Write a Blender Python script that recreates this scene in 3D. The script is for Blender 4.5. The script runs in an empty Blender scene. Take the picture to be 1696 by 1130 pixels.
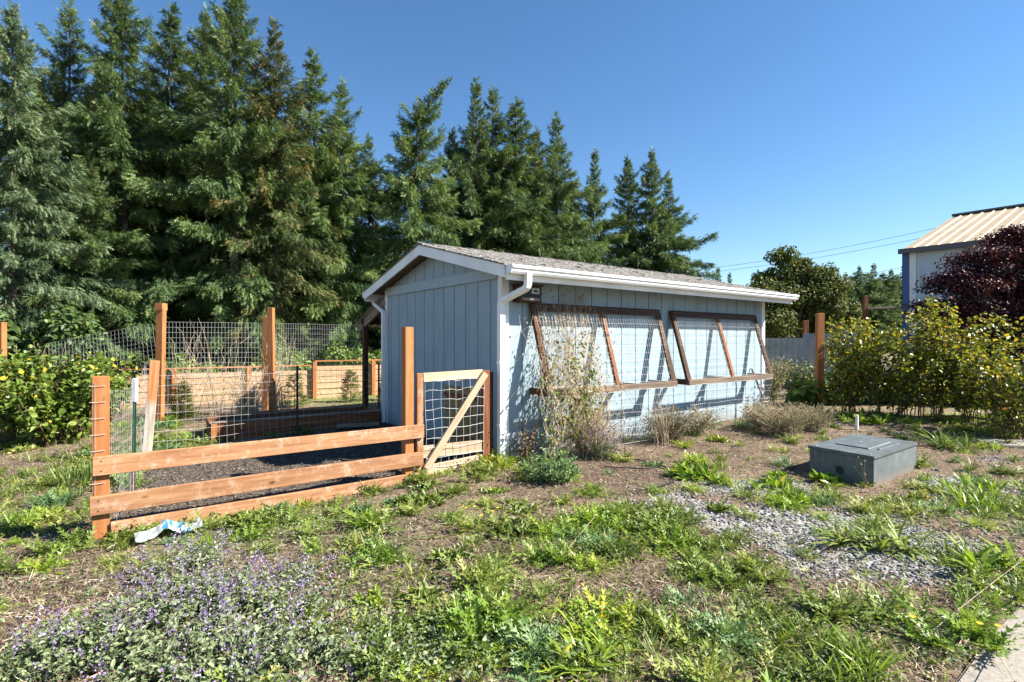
import bpy, bmesh, math, random
import numpy as np
from mathutils import Vector, Matrix

# ------------------------------------------------------------------ camera, sky, sun, exposure
S = bpy.context.scene
COL = S.collection
cam_data = bpy.data.cameras.new('camera')
cam_data.sensor_width = 36.0
cam_data.lens = 884.0 / 1696.0 * 36.0
cam_data.clip_start = 0.05
cam_data.clip_end = 2000.0
cam = bpy.data.objects.new('camera', cam_data)
cam.location = (0, 0, 1.37)
cam.rotation_euler = (math.pi / 2, 0, 0)
COL.objects.link(cam)
S.camera = cam

SUN_EL = math.radians(39.5)
SUN_V = Vector((math.cos(SUN_EL) * 0.9928, -math.cos(SUN_EL) * 0.12, math.sin(SUN_EL)))
world = bpy.data.worlds.new('World')
S.world = world
world.use_nodes = True
wn = world.node_tree
sky = wn.nodes.new('ShaderNodeTexSky')
sky.sky_type = 'NISHITA'
sky.sun_disc = False
sky.sun_elevation = SUN_EL
sky.sun_rotation = math.atan2(SUN_V.x, SUN_V.y)
sky.altitude = 0
sky.air_density = 1.0
sky.dust_density = 0.0
sky.ozone_density = 3.2
hs = wn.nodes.new('ShaderNodeHueSaturation')
hs.inputs['Saturation'].default_value = 1.16
wn.links.new(sky.outputs[0], hs.inputs['Color'])
wn.links.new(hs.outputs[0], wn.nodes['Background'].inputs[0])
wn.nodes['Background'].inputs[1].default_value = 0.060
sun_data = bpy.data.lights.new('sun', 'SUN')
sun_data.energy = 5.0
sun_data.angle = math.radians(0.5)
sun_data.color = (1.0, 0.93, 0.82)
sun = bpy.data.objects.new('sun', sun_data)
sun.rotation_euler = SUN_V.to_track_quat('Z', 'Y').to_euler()
sun.location = SUN_V * 60
COL.objects.link(sun)
S.view_settings.view_transform = 'Standard'
S.view_settings.look = 'None'
S.view_settings.gamma = 1.0
S.view_settings.exposure = 1.68

# ------------------------------------------------------------------ numbers: pixel of the photograph -> place
F, CX, CY, H = 884.0, 848.0, 565.0, 1.37
D1 = np.array([0.8, 0.6, 0.0])          # along the shed's long wall
D2 = np.array([-0.6, 0.8, 0.0])         # along its gable wall
C0 = np.array([-0.12, 6.48, 0.0])       # its near corner


def SH(t, s, z):
    return C0 + t * D1 + s * D2 + np.array([0, 0, z])


def _h(ix, iy, seed):
    n = (ix.astype(np.int64) * 374761393 + iy.astype(np.int64) * 668265263 + seed * 982451653) & 0x7fffffff
    n = ((n ^ (n >> 13)) * 1274126177) & 0x7fffffff
    n = (n ^ (n >> 16)) & 0xffff
    return n / 65535.0


def vnoise(x, y, seed=0):
    x = np.asarray(x, float); y = np.asarray(y, float)
    ix, iy = np.floor(x), np.floor(y)
    fx, fy = x - ix, y - iy
    fx, fy = fx * fx * (3 - 2 * fx), fy * fy * (3 - 2 * fy)
    a, b = _h(ix, iy, seed), _h(ix + 1, iy, seed)
    c, d = _h(ix, iy + 1, seed), _h(ix + 1, iy + 1, seed)
    return (a * (1 - fx) + b * fx) * (1 - fy) + (c * (1 - fx) + d * fx) * fy


def fbm(x, y, seed=0, o=4):
    r, w, tot = 0, 1.0, 0
    for k in range(o):
        r = r + w * vnoise(np.asarray(x) * 2 ** k, np.asarray(y) * 2 ** k, seed + k)
        tot += w; w *= 0.5
    return r / tot


def sstep(a, b, x):
    t = np.clip((np.asarray(x, float) - a) / (b - a), 0, 1)
    return t * t * (3 - 2 * t)


def G(x, y):
    """height of the ground"""
    x = np.asarray(x, float); y = np.asarray(y, float)
    z = -0.10 + 0.09 * sstep(6.8, 10.5, y) - 0.075 * sstep(0.2, 1.8, -x) * (1 - sstep(5.2, 6.8, y)) * sstep(2.0, 3.6, y)
    near = 1 - sstep(12, 18, np.abs(y) + 0.3 * np.abs(x))
    z = z + near * (0.05 * (fbm(x * 0.9, y * 0.9, 3, 3) - 0.5) + 0.03 * (fbm(x * 5, y * 5, 9, 3) - 0.5))
    z = z + 0.5 * sstep(25, 120, y) * (fbm(x * 0.02, y * 0.02, 5, 2) - 0.5)
    return z


def at(px, py):
    """the point of the ground seen at a pixel of the photograph"""
    Y = F * (H + 0.1) / max(py - CY, 4)
    for _ in range(6):
        Y = F * (H - float(G((px - CX) / F * Y, Y))) / max(py - CY, 4)
    X = (px - CX) / F * Y
    return np.array([X, Y, float(G(X, Y))])


def on(px, Y):
    X = (px - CX) / F * Y
    return np.array([X, Y, float(G(X, Y))])


def zat(py, Y):
    return H - (py - CY) / F * Y


def topx(X, Y):
    return CX + F * X / Y


# ------------------------------------------------------------------ nodes and materials
def new_mat(name):
    m = bpy.data.materials.new(name)
    m.use_nodes = True
    return m, m.node_tree, m.node_tree.nodes['Principled BSDF']


def nd(nt, typ, ins=None, **props):
    n = nt.nodes.new(typ)
    for k, v in props.items():
        setattr(n, k, v)
    for k, v in (ins or {}).items():
        if isinstance(v, bpy.types.NodeSocket):
            nt.links.new(v, n.inputs[k])
        else:
            n.inputs[k].default_value = v
    return n


def ramp(nt, fac, stops):
    r = nt.nodes.new('ShaderNodeValToRGB')
    e = r.color_ramp.elements
    while len(e) < len(stops):
        e.new(0.5)
    for el, (p, c) in zip(e, stops):
        el.position = p
        el.color = (c[0], c[1], c[2], 1) if not isinstance(c, (int, float)) else (c, c, c, 1)
    nt.links.new(fac, r.inputs[0])
    return r.outputs[0]


def mixc(nt, fac, a, b, mode='MIX'):
    n = nt.nodes.new('ShaderNodeMix')
    n.data_type = 'RGBA'
    n.blend_type = mode
    for sock, v in ((n.inputs[0], fac), (n.inputs[6], a), (n.inputs[7], b)):
        if isinstance(v, bpy.types.NodeSocket):
            nt.links.new(v, sock)
        elif isinstance(v, (int, float)):
            sock.default_value = v
        else:
            sock.default_value = (v[0], v[1], v[2], 1)
    return n.outputs[2]


def mathn(nt, op, a, b=None):
    n = nt.nodes.new('ShaderNodeMath')
    n.operation = op
    for i, v in enumerate((a, b)):
        if v is None:
            continue
        if isinstance(v, bpy.types.NodeSocket):
            nt.links.new(v, n.inputs[i])
        else:
            n.inputs[i].default_value = v
    return n.outputs[0]


def bump(nt, b, height, strength=0.3, dist=0.01):
    n = nd(nt, 'ShaderNodeBump', {'Height': height, 'Strength': strength, 'Distance': dist})
    nt.links.new(n.outputs[0], b.inputs['Normal'])


def objcoord(nt, scale=(1, 1, 1), rnd=23.0):
    tc = nd(nt, 'ShaderNodeTexCoord')
    oi = nd(nt, 'ShaderNodeObjectInfo')
    off = nd(nt, 'ShaderNodeCombineXYZ', {0: mathn(nt, 'MULTIPLY', oi.outputs['Random'], rnd), 1: mathn(nt, 'MULTIPLY', oi.outputs['Random'], rnd * 1.7)})
    add = nd(nt, 'ShaderNodeVectorMath', {0: tc.outputs['Object'], 1: off.outputs[0]}, operation='ADD')
    mp = nd(nt, 'ShaderNodeMapping', {'Vector': add.outputs[0], 'Scale': scale})
    return mp.outputs[0], add.outputs[0], oi.outputs['Random']


def wood(name, cols, scuff=None, knots=0.5, rough=0.75, var=0.25):
    """sawn timber with its grain along the object's own X axis"""
    m, nt, b = new_mat(name)
    v, raw, rnd = objcoord(nt, (1.6, 26, 26))
    n1 = nd(nt, 'ShaderNodeTexNoise', {'Vector': v, 'Scale': 1.0, 'Detail': 7.0, 'Roughness': 0.62, 'Distortion': 0.6}).outputs[0]
    c = ramp(nt, n1, [(0.28, cols[0]), (0.5, cols[1]), (0.72, cols[2])])
    mp2 = nd(nt, 'ShaderNodeMapping', {'Vector': raw, 'Scale': (3.2, 7.5, 7.5)}).outputs[0]
    vo = nd(nt, 'ShaderNodeTexVoronoi', {'Vector': mp2, 'Scale': 1.0}).outputs['Distance']
    k = ramp(nt, vo, [(0.05, 1.0), (0.13, 0.0)])
    c = mixc(nt, mathn(nt, 'MULTIPLY', k, knots), c, [x * 0.3 for x in cols[0]])
    if scuff:
        n2 = nd(nt, 'ShaderNodeTexNoise', {'Vector': raw, 'Scale': 8.0, 'Detail': 9.0, 'Roughness': 0.78}).outputs[0]
        c = mixc(nt, ramp(nt, n2, [(0.52, 0.0), (0.66, scuff[3])]), c, scuff[:3])
    n3 = nd(nt, 'ShaderNodeTexNoise', {'Vector': raw, 'Scale': 1.3, 'Detail': 3.0}).outputs[0]
    f = mathn(nt, 'ADD', mathn(nt, 'MULTIPLY', n3, var), mathn(nt, 'MULTIPLY', rnd, var))
    c = mixc(nt, 1.0, c, ramp(nt, f, [(0.0, 1.0 + 0.0), (1.0, 0.35)]), 'MULTIPLY')
    nt.links.new(c, b.inputs['Base Color'])
    b.inputs['Roughness'].default_value = rough
    b.inputs['Specular IOR Level'].default_value = 0.25
    bump(nt, b, n1, 0.35, 0.004)
    return m


def leafmat(name, stops, trans=0.3, rough=0.5, spec=0.35, tint=None, objvar=0.0):
    """foliage; attribute v differs from leaf to leaf"""
    m, nt, b = new_mat(name)
    a = nd(nt, 'ShaderNodeAttribute', attribute_name='v')
    c = ramp(nt, a.outputs['Fac'], stops)
    if objvar:
        oi = nd(nt, 'ShaderNodeObjectInfo')
        c = mixc(nt, mathn(nt, 'MULTIPLY', oi.outputs['Random'], objvar), c, tint or (0.02, 0.05, 0.012))
    nt.links.new(c, b.inputs['Base Color'])
    b.inputs['Roughness'].default_value = rough
    b.inputs['Specular IOR Level'].default_value = spec
    out = nt.nodes['Material Output']
    tr = nd(nt, 'ShaderNodeBsdfTranslucent', {'Color': mixc(nt, 1.0, c, (1.15, 1.1, 0.6), 'MULTIPLY')})
    mx = nd(nt, 'ShaderNodeMixShader', {0: trans, 1: b.outputs[0], 2: tr.outputs[0]})
    nt.links.new(mx.outputs[0], out.inputs['Surface'])
    return m


def plain(name, col, rough=0.6, metal=0.0, noise=0.0, scale=8.0, col2=None, spec=0.4, bmp=0.0):
    m, nt, b = new_mat(name)
    b.inputs['Roughness'].default_value = rough
    b.inputs['Metallic'].default_value = metal
    b.inputs['Specular IOR Level'].default_value = spec
    v, raw, rnd = objcoord(nt)
    n = nd(nt, 'ShaderNodeTexNoise', {'Vector': raw, 'Scale': scale, 'Detail': 7.0, 'Roughness': 0.65}).outputs[0]
    c2 = col2 or [x * (1 - noise) for x in col]
    nt.links.new(ramp(nt, n, [(0.36, c2), (0.62, col)]), b.inputs['Base Color'])
    if bmp:
        bump(nt, b, n, bmp, 0.01)
    return m


M = {}
M['cedar'] = wood('cedar_timber', ((0.22, 0.095, 0.042), (0.36, 0.18, 0.088), (0.48, 0.275, 0.155)), scuff=(0.60, 0.47, 0.36, 0.62), knots=0.9)
M['cedar_post'] = wood('cedar_post_timber', ((0.27, 0.095, 0.03), (0.42, 0.165, 0.058), (0.50, 0.22, 0.085)), scuff=(0.50, 0.36, 0.25, 0.15), knots=0.35)
M['pale'] = wood('pale_timber', ((0.36, 0.24, 0.14), (0.52, 0.385, 0.255), (0.62, 0.50, 0.37)), scuff=(0.38, 0.33, 0.28, 0.5), knots=0.6)
M['fence'] = wood('fence_boards', ((0.33, 0.20, 0.105), (0.48, 0.315, 0.185), (0.58, 0.42, 0.27)), scuff=(0.5, 0.42, 0.34, 0.4), knots=0.5)
M['dark'] = wood('dark_timber', ((0.032, 0.014, 0.007), (0.066, 0.029, 0.014), (0.13, 0.062, 0.031)), scuff=(0.22, 0.16, 0.12, 0.22), knots=0.4)
M['redbrown'] = wood('redbrown_timber', ((0.11, 0.038, 0.015), (0.215, 0.08, 0.032), (0.31, 0.135, 0.06)), scuff=(0.12, 0.06, 0.035, 0.6), knots=0.4)
M['grey'] = wood('weathered_timber', ((0.16, 0.12, 0.095), (0.28, 0.215, 0.165), (0.42, 0.34, 0.27)), scuff=(0.13, 0.085, 0.06, 0.5), knots=0.5)
M['grime'] = wood('grimy_timber', ((0.09, 0.062, 0.045), (0.165, 0.12, 0.09), (0.26, 0.20, 0.155)), scuff=(0.10, 0.065, 0.045, 0.5), knots=0.5)
M['bark'] = plain('bark', (0.17, 0.14, 0.115), 0.9, noise=0.65, scale=6, bmp=0.6, spec=0.1)
M['herbstem'] = plain('herb_stems', (0.17, 0.165, 0.09), 0.8, noise=0.4, scale=12, spec=0.15)
M['twig'] = plain('twigs', (0.15, 0.10, 0.07), 0.9, noise=0.5, scale=14, spec=0.1)
M['drystem'] = plain('dry_stems', (0.52, 0.42, 0.29), 0.85, noise=0.5, scale=9, spec=0.15)
M['galv'] = plain('galvanised_wire', (0.38, 0.39, 0.39), 0.5, 0.25, noise=0.25, scale=20)
M['rustwire'] = plain('dull_wire', (0.42, 0.40, 0.37), 0.55, 0.4, noise=0.35, scale=20)
M['tpost'] = plain('green_post_paint', (0.03, 0.085, 0.055), 0.5, noise=0.4, scale=20)
M['postdark'] = plain('dark_post_paint', (0.03, 0.032, 0.035), 0.55, noise=0.4, scale=20)
M['whitepaint'] = plain('white_plastic', (0.82, 0.82, 0.81), 0.45, noise=0.12, scale=12)
M['osb'] = plain('strand_board', (0.40, 0.26, 0.12), 0.85, noise=0.6, scale=16, bmp=0.4)
M['black'] = plain('black_rubber', (0.02, 0.02, 0.02), 0.6, noise=0.3)


def siding():
    m, nt, b = new_mat('blue_siding')
    tc = nd(nt, 'ShaderNodeTexCoord')
    mp = nd(nt, 'ShaderNodeMapping', {'Vector': tc.outputs['Object'], 'Scale': (60, 60, 3)}).outputs[0]
    n1 = nd(nt, 'ShaderNodeTexNoise', {'Vector': mp, 'Scale': 1.0, 'Detail': 5.0, 'Roughness': 0.7}).outputs[0]
    n2 = nd(nt, 'ShaderNodeTexNoise', {'Vector': tc.outputs['Object'], 'Scale': 2.2, 'Detail': 6.0, 'Roughness': 0.6}).outputs[0]
    c = ramp(nt, n2, [(0.3, (0.235, 0.325, 0.38)), (0.7, (0.295, 0.39, 0.44))])
    c = mixc(nt, 0.35, c, ramp(nt, n1, [(0.3, (0.19, 0.265, 0.335)), (0.7, (0.33, 0.425, 0.50))]))
    z = nd(nt, 'ShaderNodeSeparateXYZ', {0: tc.outputs['Object']}).outputs[2]
    zz = mathn(nt, 'ADD', z, mathn(nt, 'MULTIPLY', mathn(nt, 'SUBTRACT', n2, 0.5), 0.6))
    mp3 = nd(nt, 'ShaderNodeMapping', {'Vector': tc.outputs['Object'], 'Scale': (7, 7, 0.7)}).outputs[0]
    n4 = nd(nt, 'ShaderNodeTexNoise', {'Vector': mp3, 'Scale': 1.0, 'Detail': 8.0, 'Roughness': 0.7}).outputs[0]
    c = mixc(nt, ramp(nt, n4, [(0.50, 0.0), (0.72, 0.55)]), c, (0.20, 0.25, 0.275))
    c = mixc(nt, ramp(nt, zz, [(0.02, 0.6), (0.30, 0.0)]), c, (0.26, 0.23, 0.19))   # splashed soil at the foot
    nt.links.new(c, b.inputs['Base Color'])
    b.inputs['Roughness'].default_value = 0.62
    b.inputs['Specular IOR Level'].default_value = 0.3
    bump(nt, b, n1, 0.25, 0.004)
    return m


def trimpaint():
    m, nt, b = new_mat('white_trim_paint')
    v, raw, rnd = objcoord(nt, (14, 14, 4))
    n1 = nd(nt, 'ShaderNodeTexNoise', {'Vector': v, 'Scale': 1.0, 'Detail': 9.0, 'Roughness': 0.75}).outputs[0]
    n2 = nd(nt, 'ShaderNodeTexNoise', {'Vector': raw, 'Scale': 3.0, 'Detail': 5.0}).outputs[0]
    c = ramp(nt, n2, [(0.3, (0.66, 0.67, 0.68)), (0.65, (0.80, 0.81, 0.82))])
    c = mixc(nt, ramp(nt, n1, [(0.655, 0.0), (0.69, 0.85)]), c, (0.20, 0.17, 0.15))
    nt.links.new(c, b.inputs['Base Color'])
    b.inputs['Roughness'].default_value = 0.5
    bump(nt, b, n1, 0.2, 0.003)
    return m


M['siding'] = siding()
M['trim'] = trimpaint()
M['band'] = plain('blue_band_paint', (0.31, 0.40, 0.46), 0.6, noise=.12, scale=6)
M['gutter'] = plain('white_gutter', (0.80, 0.81, 0.83), 0.35, noise=0.14, scale=5)
M['shingle'] = plain('grey_shingles', (0.27, 0.26, 0.25), 0.95, scale=30, col2=(0.085, 0.08, 0.075), bmp=0.5, spec=0.1)


# ------------------------------------------------------------------ objects
def wpos(o):
    p = Vector((0, 0, 0))
    while o is not None:
        p = p + o.location
        o = o.parent
    return p


def props(o, label=None, cat=None, group=None, kind=None):
    if label: o['label'] = label
    if cat: o['category'] = cat
    if group: o['group'] = group
    if kind: o['kind'] = kind
    return o


def thing(name, label, cat, loc, group=None):
    o = bpy.data.objects.new(name, None)
    o.empty_display_size = 0.1
    COL.objects.link(o)
    o.location = Vector([float(c) for c in loc])
    return props(o, label, cat, group)


def copy_tree(o, parent=None):
    c = o.copy()
    COL.objects.link(c)
    if parent is not None:
        c.parent = parent
    for ch in list(o.children):
        copy_tree(ch, c)
    return c


class MB:
    def __init__(self):
        self.V, self.Q, self.T, self.vq, self.vt, self.mq, self.mt, self.n = [], [], [], [], [], [], [], 0

    def add(self, verts, quads=None, tris=None, v=0.5, mi=0):
        verts = np.asarray(verts, float).reshape(-1, 3)
        self.V.append(verts)
        for F_, L, LV, LM in ((quads, self.Q, self.vq, self.mq), (tris, self.T, self.vt, self.mt)):
            if F_ is None or len(F_) == 0:
                continue
            F_ = np.asarray(F_, np.int64)
            L.append(F_ + self.n)
            LV.append(np.broadcast_to(np.asarray(v, float), (len(F_),)) if np.ndim(v) == 0 or len(v) == len(F_) else np.repeat(v, len(F_) // len(v)))
            LM.append(np.full(len(F_), mi))
        self.n += len(verts)
        return self

    def box(self, p8, v=0.5, mi=0):
        self.add(p8, [[0, 3, 2, 1], [4, 5, 6, 7], [0, 1, 5, 4], [1, 2, 6, 5], [2, 3, 7, 6], [3, 0, 4, 7]], v=v, mi=mi)
        return self

    def brick(self, fn, a, b, v=0.5, mi=0):
        """box between two corners a, b of a coordinate frame fn(x, y, z) -> point"""
        (x0, y0, z0), (x1, y1, z1) = a, b
        return self.box([fn(x0, y0, z0), fn(x1, y0, z0), fn(x1, y1, z0), fn(x0, y1, z0), fn(x0, y0, z1), fn(x1, y0, z1), fn(x1, y1, z1), fn(x0, y1, z1)], v, mi)

    def tubes(self, paths, r0, r1=None, sides=3, v=0.5, mi=0, caps=False):
        """many tubes at once; paths (N, k, 3), radii scalars or (N,) at either end"""
        P = np.asarray(paths, float)
        if P.ndim == 2:
            P = P[None]
        N, k, _ = P.shape
        r0 = np.broadcast_to(np.asarray(r0, float), (N,))
        r1 = r0 if r1 is None else np.broadcast_to(np.asarray(r1, float), (N,))
        T = np.gradient(P, axis=1)
        T /= np.linalg.norm(T, axis=2, keepdims=True) + 1e-9
        ref = np.where(np.abs(T[:, :1, 2:3]) > 0.8, np.array([1.0, 0.1, 0]), np.array([0, 0.1, 1.0]))
        A = np.cross(T, np.broadcast_to(ref, T.shape)); A /= np.linalg.norm(A, axis=2, keepdims=True) + 1e-9
        B = np.cross(T, A)
        f = np.linspace(0, 1, k)
        R = r0[:, None] * (1 - f) + r1[:, None] * f
        ang = np.arange(sides) * 2 * math.pi / sides + 0.4
        ring = P[:, :, None] + R[:, :, None, None] * (np.cos(ang)[None, None, :, None] * A[:, :, None] + np.sin(ang)[None, None, :, None] * B[:, :, None])
        idx = np.arange(N * k * sides).reshape(N, k, sides)
        nx = np.roll(idx, -1, axis=2)
        q = np.stack([idx[:, :-1], nx[:, :-1], nx[:, 1:], idx[:, 1:]], axis=-1).reshape(-1, 4)
        vv = np.repeat(np.broadcast_to(np.asarray(v, float), (N,)), (k - 1) * sides)
        if caps and sides == 4:
            q = np.concatenate([q, idx[:, 0][:, ::-1], idx[:, -1]]); vv = np.concatenate([vv, np.full(2 * N, 0.5)])
        self.add(ring.reshape(-1, 3), quads=q, v=vv, mi=mi)
        return self

    def leaves(self, tm, base, along, normal, length, width, v, curl=0.0, mi=0):
        """one copy of leaf template tm per row of base"""
        P, qs, ts = tm
        base = np.asarray(base, float); N = len(base)
        if N == 0:
            return self
        a = along / (np.linalg.norm(along, axis=1, keepdims=True) + 1e-9)
        s = np.cross(normal, a); s /= np.linalg.norm(s, axis=1, keepdims=True) + 1e-9
        n = np.cross(a, s)
        L = np.broadcast_to(np.asarray(length, float), (N,))[:, None]
        W = np.broadcast_to(np.asarray(width, float), (N,))[:, None]
        K = np.broadcast_to(np.asarray(curl, float), (N,))[:, None]
        x = P[None, :, 0] * L; y = P[None, :, 1] * W
        z = P[None, :, 2] * W - K * P[None, :, 0] ** 2 * L
        V = base[:, None] + x[..., None] * a[:, None] + y[..., None] * s[:, None] + z[..., None] * n[:, None]
        off = (np.arange(N) * len(P))[:, None, None]
        v = np.broadcast_to(np.asarray(v, float), (N,))
        n0 = self.n
        self.V.append(V.reshape(-1, 3)); self.n += N * len(P)
        for F_, LL, LV, LM in ((qs, self.Q, self.vq, self.mq), (ts, self.T, self.vt, self.mt)):
            if len(F_):
                F_ = np.asarray(F_)
                LL.append((F_[None] + off + n0).reshape(-1, F_.shape[1]))
                LV.append(np.repeat(v, len(F_))); LM.append(np.full(N * len(F_), mi))
        return self

    def build(self, name, mats, parent=None, loc=None, smooth=False):
        V = np.concatenate(self.V) if self.V else np.zeros((0, 3))
        origin = np.array(wpos(parent)) if parent is not None else (np.asarray(loc, float) if loc is not None else V.mean(axis=0) * [1, 1, 0] + [0, 0, V[:, 2].min()])
        V = V - origin
        me = bpy.data.meshes.new(name)
        q = np.concatenate(self.Q) if self.Q else np.zeros((0, 4), np.int64)
        t = np.concatenate(self.T) if self.T else np.zeros((0, 3), np.int64)
        me.vertices.add(len(V)); me.vertices.foreach_set('co', V.astype(np.float32).ravel())
        nl = len(q) * 4 + len(t) * 3
        me.loops.add(nl); me.loops.foreach_set('vertex_index', np.concatenate([q.ravel(), t.ravel()]).astype(np.int32))
        npoly = len(q) + len(t)
        me.polygons.add(npoly)
        st = np.concatenate([np.arange(len(q)) * 4, len(q) * 4 + np.arange(len(t)) * 3]).astype(np.int32)
        me.polygons.foreach_set('loop_start', st)
        me.polygons.foreach_set('use_smooth', np.full(npoly, smooth))
        mi = np.concatenate([np.concatenate(self.mq) if self.mq else np.zeros(0), np.concatenate(self.mt) if self.mt else np.zeros(0)]).astype(np.int32)
        me.update(calc_edges=True)
        at_ = me.attributes.new('v', 'FLOAT', 'FACE')
        at_.data.foreach_set('value', np.concatenate([np.concatenate(self.vq) if self.vq else np.zeros(0), np.concatenate(self.vt) if self.vt else np.zeros(0)]).astype(np.float32))
        for mm in (mats if isinstance(mats, (list, tuple)) else [mats]):
            me.materials.append(M[mm] if isinstance(mm, str) else mm)
        me.polygons.foreach_set('material_index', mi)
        me.validate()
        o = bpy.data.objects.new(name, me)
        COL.objects.link(o)
        if parent is not None:
            o.parent = parent
        else:
            o.location = Vector(origin.tolist())
        return o


def beam(name, p0, p1, w, h, mat, parent=None, up=(0, 0, 1), chamfer=0.004, taper=1.0):
    """timber from p0 to p1 (centre line), w across, h along up; its grain runs along its own X axis"""
    p0 = Vector([float(c) for c in p0]); p1 = Vector([float(c) for c in p1])
    x = (p1 - p0); L = x.length; x.normalize()
    y = Vector(up).cross(x); y.normalize(); z = x.cross(y)
    bm = bmesh.new()
    bmesh.ops.create_cube(bm, size=1.0)
    for v in bm.verts:
        f = taper if v.co.x > 0 else 1.0
        v.co = Vector(((v.co.x + 0.5) * L, v.co.y * w * f, v.co.z * h * f))
    bmesh.ops.bevel(bm, geom=list(bm.edges), offset=min(chamfer, w * 0.2, h * 0.2), segments=1, affect='EDGES')
    me = bpy.data.meshes.new(name)
    bm.to_mesh(me); bm.free()
    me.materials.append(M[mat] if isinstance(mat, str) else mat)
    o = bpy.data.objects.new(name, me)
    COL.objects.link(o)
    R = Matrix((x, y, z)).transposed().to_4x4()
    base = wpos(parent) if parent is not None else Vector((0, 0, 0))
    if parent is not None:
        o.parent = parent
    o.matrix_basis = Matrix.Translation(p0 - base) @ R
    return o


# leaf templates: points (along 0..1, side -.5...5, normal), quads, tris
T_RHOMB = (np.array([[0, 0, 0], [.4, .5, .04], [1, 0, 0], [.4, -.5, .04]]), [[0, 3, 2, 1]], [])
T_BLADE = (np.array([[0, .35, 0], [0, -.35, 0], [.4, .5, 0], [.4, -.5, 0], [.75, .36, 0], [.75, -.36, 0], [1, 0, 0]]), [[0, 1, 3, 2], [2, 3, 5, 4]], [[4, 5, 6]])
T_OVAL = (np.array([[0, 0, 0], [.3, .45, .14], [.72, .40, .12], [1, 0, 0], [.72, -.40, .12], [.3, -.45, .14]]), [[0, 3, 2, 1], [0, 5, 4, 3]], [])


def _thistle(k=6):
    """spiny lobed leaf: a narrow blade with slanting teeth down both sides"""
    P, T = [], []
    for i in range(k + 1):
        P.append([i / k, 0, 0])
    for i in range(k):
        w = 0.5 * (0.40 + 0.75 * math.sin(math.pi * (0.15 + 0.75 * i / (k - 1)))) / 1.15
        for sgn in (1, -1):
            b = len(P)
            P += [[(i + .05) / k, sgn * w * .22, .03], [(i + .62) / k, sgn * w * .24, .03], [(i + 1.0) / k, sgn * w, .16 if i % 2 else .02]]
            for t in ([i, i + 1, b + 1], [i, b + 1, b], [b, b + 1, b + 2]):
                T.append(t if sgn > 0 else t[::-1])
    return (np.array(P), [], T)


T_THISTLE = _thistle(6)


def _spray():
    """a small fir spray: a midrib with slanting needle-bearing twigs"""
    P, T = [], []
    for i, (x, w) in enumerate(((0.0, .36), (.28, .48), (.56, .34))):
        for sgn in (1, -1):
            b = len(P)
            P += [[x, 0, 0], [x + .20, 0, 0], [x + .36, sgn * w, -.03]]
            T.append([b, b + 1, b + 2] if sgn > 0 else [b + 1, b, b + 2])
    b = len(P)
    P += [[.70, .08, 0], [.70, -.08, 0], [1.08, 0, 0]]
    T.append([b + 1, b, b + 2])
    return (np.array(P), [], T)


T_SPRAY = _spray()


def wiregrid(mb, fn, us, vs, r=0.0018, k=2, jit=0.0, rng=None, sides=3):
    """wires at every u and every v of a surface fn(u, v) -> (.., 3)"""
    us = np.asarray(us); vs = np.asarray(vs)
    f = np.linspace(0, 1, k)
    U = np.repeat(us[:, None], k, 1); V = np.repeat((vs[0] + f * (vs[-1] - vs[0]))[None], len(us), 0)
    mb.tubes(fn(U, V), r, sides=sides)
    V = np.repeat(vs[:, None], k, 1); U = np.repeat((us[0] + f * (us[-1] - us[0]))[None], len(vs), 0)
    mb.tubes(fn(U, V), r, sides=sides)
    return mb


def bil(p00, p10, p01, p11, sag=0.0, rough=0.0, seed=0):
    """bilinear patch u across, v up, that can bulge a little"""
    p00, p10, p01, p11 = [np.asarray(p, float) for p in (p00, p10, p01, p11)]
    nrm = np.cross(p10 - p00, p01 - p00); nrm = nrm / np.linalg.norm(nrm)

    def fn(u, v):
        u = np.asarray(u)[..., None]; v = np.asarray(v)[..., None]
        p = p00 * (1 - u) * (1 - v) + p10 * u * (1 - v) + p01 * (1 - u) * v + p11 * u * v
        p = p + np.array([0, 0, -sag]) * 4 * u * (1 - u)
        if rough:
            w = (vnoise(u[..., 0] * 5 + 3, v[..., 0] * 2.5, seed) - 0.5)[..., None]
            w2 = (vnoise(u[..., 0] * 7 + 3, v[..., 0] * 4.5, seed + 5) - 0.5)[..., None]
            p = p + nrm * w * rough + np.array([0, 0, 1.0]) * w2 * rough * 0.6
        return p
    return fn


# ------------------------------------------------------------------ the ground
P_FL = SH(-3.86, 0.0, 0)                      # front left post of the run
P_T = np.array([-3.80, 5.37, 0])
P_C = np.array([-4.43, 6.52, 0])
P_SB = SH(0, 3.41, 0)                         # rear corner of the shed's gable
RUN = [P_FL, P_T, P_C, P_SB, C0, SH(-1.2, 0, 0)]


def inpoly(x, y, poly):
    x = np.asarray(x, float); y = np.asarray(y, float)
    r = np.zeros(np.broadcast(x, y).shape, bool)
    n = len(poly)
    for i in range(n):
        (x0, y0), (x1, y1) = poly[i][:2], poly[(i + 1) % n][:2]
        c = ((y0 > y) != (y1 > y)) & (x < (x1 - x0) * (y - y0) / (y1 - y0 + 1e-12) + x0)
        r ^= c
    return r


def local_shed(x, y):
    dx, dy = x - C0[0], y - C0[1]
    return dx * D1[0] + dy * D1[1], dx * D2[0] + dy * D2[1]


def blobs(x, y, lst):
    """soft patches of the ground, listed by where the photograph shows them"""
    out = 0
    for (px, py, rx, ry, w) in lst:
        a = at(px, py); b = at(px + rx, py); c = at(px, py - ry); d_ = at(px, py + ry)
        sx = abs(b[0] - a[0]); sy = abs(c[1] - d_[1]) / 2
        out = out + w * np.exp(-(((x - a[0]) / sx) ** 2 + ((y - a[1]) / sy) ** 2))
    return out


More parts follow.
